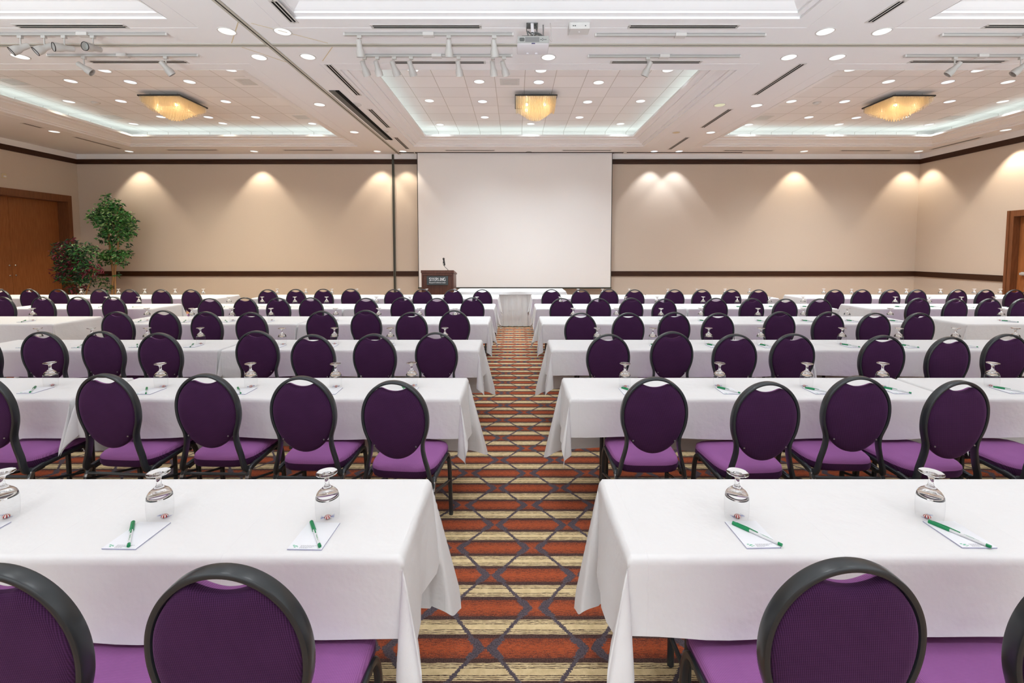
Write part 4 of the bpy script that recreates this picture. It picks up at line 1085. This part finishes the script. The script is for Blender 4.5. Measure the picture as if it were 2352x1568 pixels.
bmesh.ops.bevel(b, geom=b.edges[:], offset=0.006, segments=2, affect='EDGES'); link('slanted_top', b, M['lectern_wood'], t)
sgn = link('sign', boxes((-0.255, 0.255, -dp - 0.032, -dp - 0.012, 0.895, 1.105), bev=0.003), M['sign'], t)
# serif capitals drawn as strokes in a unit cell
GL = {
 'S': [[(0.62, 0.80), (0.50, 0.95), (0.30, 0.98), (0.12, 0.88), (0.10, 0.70), (0.25, 0.57), (0.45, 0.47), (0.62, 0.33), (0.62, 0.14), (0.45, 0.02), (0.25, 0.03), (0.08, 0.20)]],
 'T': [[(0.02, 0.96), (0.72, 0.96)], [(0.37, 0.96), (0.37, 0.0)], [(0.02, 0.96), (0.02, 0.76)], [(0.72, 0.96), (0.72, 0.76)], [(0.20, 0.02), (0.54, 0.02)]],
 'E': [[(0.14, 0.0), (0.14, 0.98)], [(0.02, 0.97), (0.62, 0.97)], [(0.02, 0.03), (0.66, 0.03)], [(0.14, 0.5), (0.46, 0.5)], [(0.62, 0.97), (0.62, 0.78)], [(0.66, 0.03), (0.66, 0.24)], [(0.46, 0.60), (0.46, 0.40)]],
 'R': [[(0.14, 0.0), (0.14, 0.98)], [(0.02, 0.97), (0.42, 0.97), (0.58, 0.86), (0.60, 0.72), (0.54, 0.58), (0.40, 0.50), (0.14, 0.50)], [(0.34, 0.50), (0.66, 0.02), (0.78, 0.02)], [(0.02, 0.02), (0.30, 0.02)]],
 'L': [[(0.14, 0.0), (0.14, 0.98)], [(0.02, 0.97), (0.30, 0.97)], [(0.02, 0.03), (0.62, 0.03)], [(0.62, 0.03), (0.62, 0.26)]],
 'I': [[(0.18, 0.0), (0.18, 0.98)], [(0.04, 0.97), (0.32, 0.97)], [(0.04, 0.03), (0.32, 0.03)]],
 'N': [[(0.12, 0.0), (0.12, 0.97)], [(0.12, 0.97), (0.66, 0.02)], [(0.66, 0.02), (0.66, 0.97)], [(0.0, 0.97), (0.16, 0.97)], [(0.54, 0.97), (0.78, 0.97)], [(0.0, 0.02), (0.24, 0.02)]],
 'G': [[(0.66, 0.80), (0.54, 0.95), (0.36, 0.99), (0.16, 0.90), (0.06, 0.68), (0.06, 0.32), (0.18, 0.09), (0.40, 0.01), (0.60, 0.06), (0.68, 0.16), (0.68, 0.42)], [(0.52, 0.43), (0.78, 0.43)]],
}
WID = {'S': 0.74, 'T': 0.80, 'E': 0.76, 'R': 0.82, 'L': 0.72, 'I': 0.42, 'N': 0.86, 'G': 0.84}
b = bmesh.new(); H = 0.072; word = 'STERLING'; tot_w = sum(WID[c] for c in word) * H * 0.93; x = -tot_w / 2
for c in word:
    for st in GL[c]:
        P = [Vector((x + u * H * 0.93, -dp - 0.0325, 0.995 + v * H)) for u, v in st]
        vert = len(st) == 2 and abs(st[0][0] - st[1][0]) < 0.02 and abs(st[0][1] - st[1][1]) > 0.5
        hw = 0.0056 if vert or len(st) > 3 else (0.0048 if c == 'N' and abs(st[0][1] - st[1][1]) > 0.5 else 0.0026)
        if len(P) > 2: P = catmull(P, 4)
        sweep(b, P, [(-hw, -0.001), (hw, -0.001), (hw, 0.001), (-hw, 0.001)], ref=(0, 1, 0))
    x += WID[c] * H * 0.93
link('lettering', b, M['lettering'], sgn)
cu = bpy.data.curves.new('small_lettering', 'FONT'); cu.body = 'Banquet & Conference Center'; cu.size = 0.042; cu.align_x = 'CENTER'; cu.extrude = 0.0006; cu.offset = 0.0002
cu.materials.append(M['lettering'])
so = bpy.data.objects.new('small_lettering', cu); COL.objects.link(so); so.parent = sgn; so.location = (0, -dp - 0.0328, 0.940); so.rotation_euler = (R(90), 0, 0)
so.scale = (0.76, 1, 1)
bpy.context.view_layer.update()
me = bpy.data.meshes.new_from_object(so.evaluated_get(bpy.context.evaluated_depsgraph_get())); bpy.data.objects.remove(so)
so = bpy.data.objects.new('small_lettering', me); COL.objects.link(so); so.parent = sgn; so.location = (0, -dp - 0.0328, 0.940); so.rotation_euler = (R(90), 0, 0); so.scale = (0.76, 1, 1)
# gooseneck microphone on the lectern
t = empty('microphone', (LX + 0.23, LY - 0.12, 1.235)); tag(t, 'black microphone on a curved gooseneck over the lectern', 'microphone')
b = bmesh.new(); sweep(b, catmull([(0, 0, 0), (0, 0, 0.02), (-0.05, 0, 0.07), (-0.10, 0.0, 0.13), (-0.115, 0.0, 0.18), (-0.10, 0.0, 0.21)], 6), circ(0.0065, 8)); link('gooseneck', b, M['slot_grey'], t, True)
b = bmesh.new(); lathe(b, [(0.0, 0.0), (0.022, 0.0), (0.022, 0.008), (0.0, 0.012)], 14); link('base', b, M['black'], t, 'auto')
b = bmesh.new(); lathe(b, [(0.0, 0), (0.014, 0.002), (0.017, 0.02), (0.019, 0.12), (0.021, 0.15), (0.0, 0.15)], 14, Matrix.Translation((-0.075, 0, 0.12)) @ Matrix.Rotation(R(-9), 4, 'Y')); mb = link('handle', b, M['black'], t, 'auto')
b = bmesh.new(); bmesh.ops.create_uvsphere(b, u_segments=14, v_segments=8, radius=0.027, matrix=Matrix.Translation((-0.10, 0, 0.285))); link('head', b, M['black'], t, True)
link('clip', boxes((-0.118, -0.072, -0.016, 0.016, 0.185, 0.22), bev=0.004), M['black'], t)

# artificial trees in the left back corner
def leaves(parent, name, mat, blobs, n, size, seed, narrow=0.45):
    rg = random.Random(seed); bm = bmesh.new()
    tot = sum(bl[3] * bl[4] * bl[5] for bl in blobs)
    for bl in blobs:
        cnt_ = int(n * bl[3] * bl[4] * bl[5] / tot) + 4
        for _ in range(cnt_):
            while True:
                p = Vector((rg.uniform(-1, 1), rg.uniform(-1, 1), rg.uniform(-1, 1)))
                if 0.25 < p.length < 1: break
            p = Vector((bl[0] + p.x * bl[3], bl[1] + p.y * bl[4], bl[2] + p.z * bl[5]))
            L = size * rg.uniform(0.7, 1.25)
            d = Vector((rg.uniform(-1, 1), rg.uniform(-1, 1), rg.uniform(-1.1, 0.4))).normalized()
            sd = d.cross(Vector((rg.uniform(-1, 1), rg.uniform(-1, 1), rg.uniform(-1, 1)))).normalized() * L * narrow * 0.5
            up = d.cross(sd).normalized() * L * 0.08
            a = bm.verts.new(p); m1 = bm.verts.new(p + d * L * 0.45 + sd + up); m2 = bm.verts.new(p + d * L * 0.45 - sd + up); c = bm.verts.new(p + d * L); mid_ = bm.verts.new(p + d * L * 0.5 - up * 0.3)
            bm.faces.new((a, m1, mid_)); bm.faces.new((a, mid_, m2)); bm.faces.new((m1, c, mid_)); bm.faces.new((mid_, c, m2))
    return link(name, bm, mat, parent, False)
t = empty('ficus_tree', (-11.85, 13.4, 0)); tag(t, 'tall green artificial ficus tree against the beige back wall', 'tree')
crown = [(0.10, 0, 2.62, 0.52, 0.36, 0.42), (-0.28, 0, 2.72, 0.34, 0.3, 0.28), (0.42, 0.05, 2.45, 0.26, 0.26, 0.44), (0.02, 0, 3.02, 0.34, 0.26, 0.18), (-0.12, 0, 3.24, 0.11, 0.1, 0.17), (0.22, 0, 3.12, 0.16, 0.12, 0.12),
         (-0.05, 0, 2.15, 0.32, 0.28, 0.32), (0.36, 0, 2.05, 0.16, 0.16, 0.28), (0.10, 0, 1.62, 0.44, 0.32, 0.20), (-0.18, 0, 1.5, 0.24, 0.22, 0.22), (0.25, 0, 1.36, 0.16, 0.16, 0.12), (-0.30, -0.05, 0.86, 0.17, 0.14, 0.16), (-0.12, -0.1, 0.62, 0.18, 0.14, 0.10), (0.17, -0.1, 1.02, 0.07, 0.06, 0.06)]
leaves(t, 'foliage', M['leaf'], crown, 1500, 0.105, 3)
leaves(t, 'pale_foliage', M['leaf_pale'], crown[:6] + crown[8:9], 700, 0.10, 4)
leaves(t, 'dark_foliage', M['leaf_dark'], [(a, b_ + 0.05, c, d * 0.85, e, f * 0.85) for a, b_, c, d, e, f in crown], 800, 0.11, 5)
b = bmesh.new(); sweep(b, catmull([(-0.07, 0, 0.25), (-0.05, 0, 0.6), (0.0, 0, 1.0), (-0.03, 0, 1.5), (-0.07, 0, 2.1), (-0.1, 0, 2.6)], 5), circ(0.028, 8)); link('trunk', b, M['bark'], t, True)
b = bmesh.new(); sweep(b, catmull([(0.02, 0.02, 0.25), (0.03, 0.02, 0.9), (0.09, 0, 1.3), (0.18, 0, 1.75), (0.22, 0, 2.3), (0.2, 0, 2.7)], 5), circ(0.024, 8)); link('trunk', b, M['bark'], t, True)
for k in range(5):
    a = rng.uniform(0, 6.28); b = bmesh.new(); sweep(b, catmull([(-0.03, 0, 2.0 + 0.12 * k), (0.2 * math.cos(a), 0.1 * math.sin(a), 2.4 + 0.1 * k), (0.42 * math.cos(a), 0.15 * math.sin(a), 2.7 + 0.1 * k)], 4), circ(0.008, 6)); link('branch', b, M['bark'], t, True)
b = bmesh.new(); lathe(b, [(0.0, 0.0), (0.17, 0.0), (0.20, 0.15), (0.21, 0.30), (0.18, 0.30), (0.17, 0.27), (0.0, 0.27)], 20); link('pot', b, M['basket'], t, 'auto')
t = empty('maple_shrub', (-12.02, 12.50, 0)); tag(t, 'bushy artificial shrub with burgundy and green leaves beside the double door', 'shrub')
sh = [(-0.30, 0, 1.62, 0.36, 0.30, 0.30), (0.16, 0, 1.72, 0.40, 0.30, 0.24), (-0.12, 0, 1.32, 0.46, 0.30, 0.30), (0.28, 0, 1.22, 0.32, 0.28, 0.30), (-0.22, 0, 1.00, 0.34, 0.26, 0.24), (0.20, 0, 0.92, 0.28, 0.24, 0.20), (-0.10, 0, 2.0, 0.16, 0.1, 0.10), (-0.02, 0, 0.70, 0.22, 0.2, 0.14), (-0.34, 0, 1.88, 0.2, 0.15, 0.12)]
leaves(t, 'dark_foliage', M['leaf_dark'], sh, 1300, 0.12, 11, 0.3)
leaves(t, 'green_foliage', M['leaf'], sh[1:6], 420, 0.11, 12, 0.35)
leaves(t, 'pale_foliage', M['leaf_pale'], sh[:2], 130, 0.10, 14, 0.35)
leaves(t, 'burgundy_foliage', M['leaf_red'], [sh[0], sh[2], (-0.42, -0.05, 1.05, 0.26, 0.2, 0.18), (0.42, -0.05, 1.18, 0.30, 0.2, 0.22), sh[6], sh[8], sh[7]], 800, 0.12, 13, 0.32)
b = bmesh.new(); sweep(b, catmull([(0.12, 0, 0.2), (0.2, 0, 0.55), (0.34, 0, 0.9), (0.47, 0, 1.25)], 5), circ(0.016, 8)); link('trunk', b, M['bark'], t, True)
b = bmesh.new(); sweep(b, catmull([(0.04, 0, 0.2), (0.02, 0, 0.6), (0.0, 0, 1.0), (-0.08, 0, 1.6)], 5), circ(0.016, 8)); link('trunk', b, M['bark'], t, True)
b = bmesh.new(); lathe(b, [(0.0, 0.0), (0.15, 0.0), (0.18, 0.12), (0.19, 0.25), (0.16, 0.25), (0.15, 0.22), (0.0, 0.22)], 20); link('pot', b, M['basket'], t, 'auto')
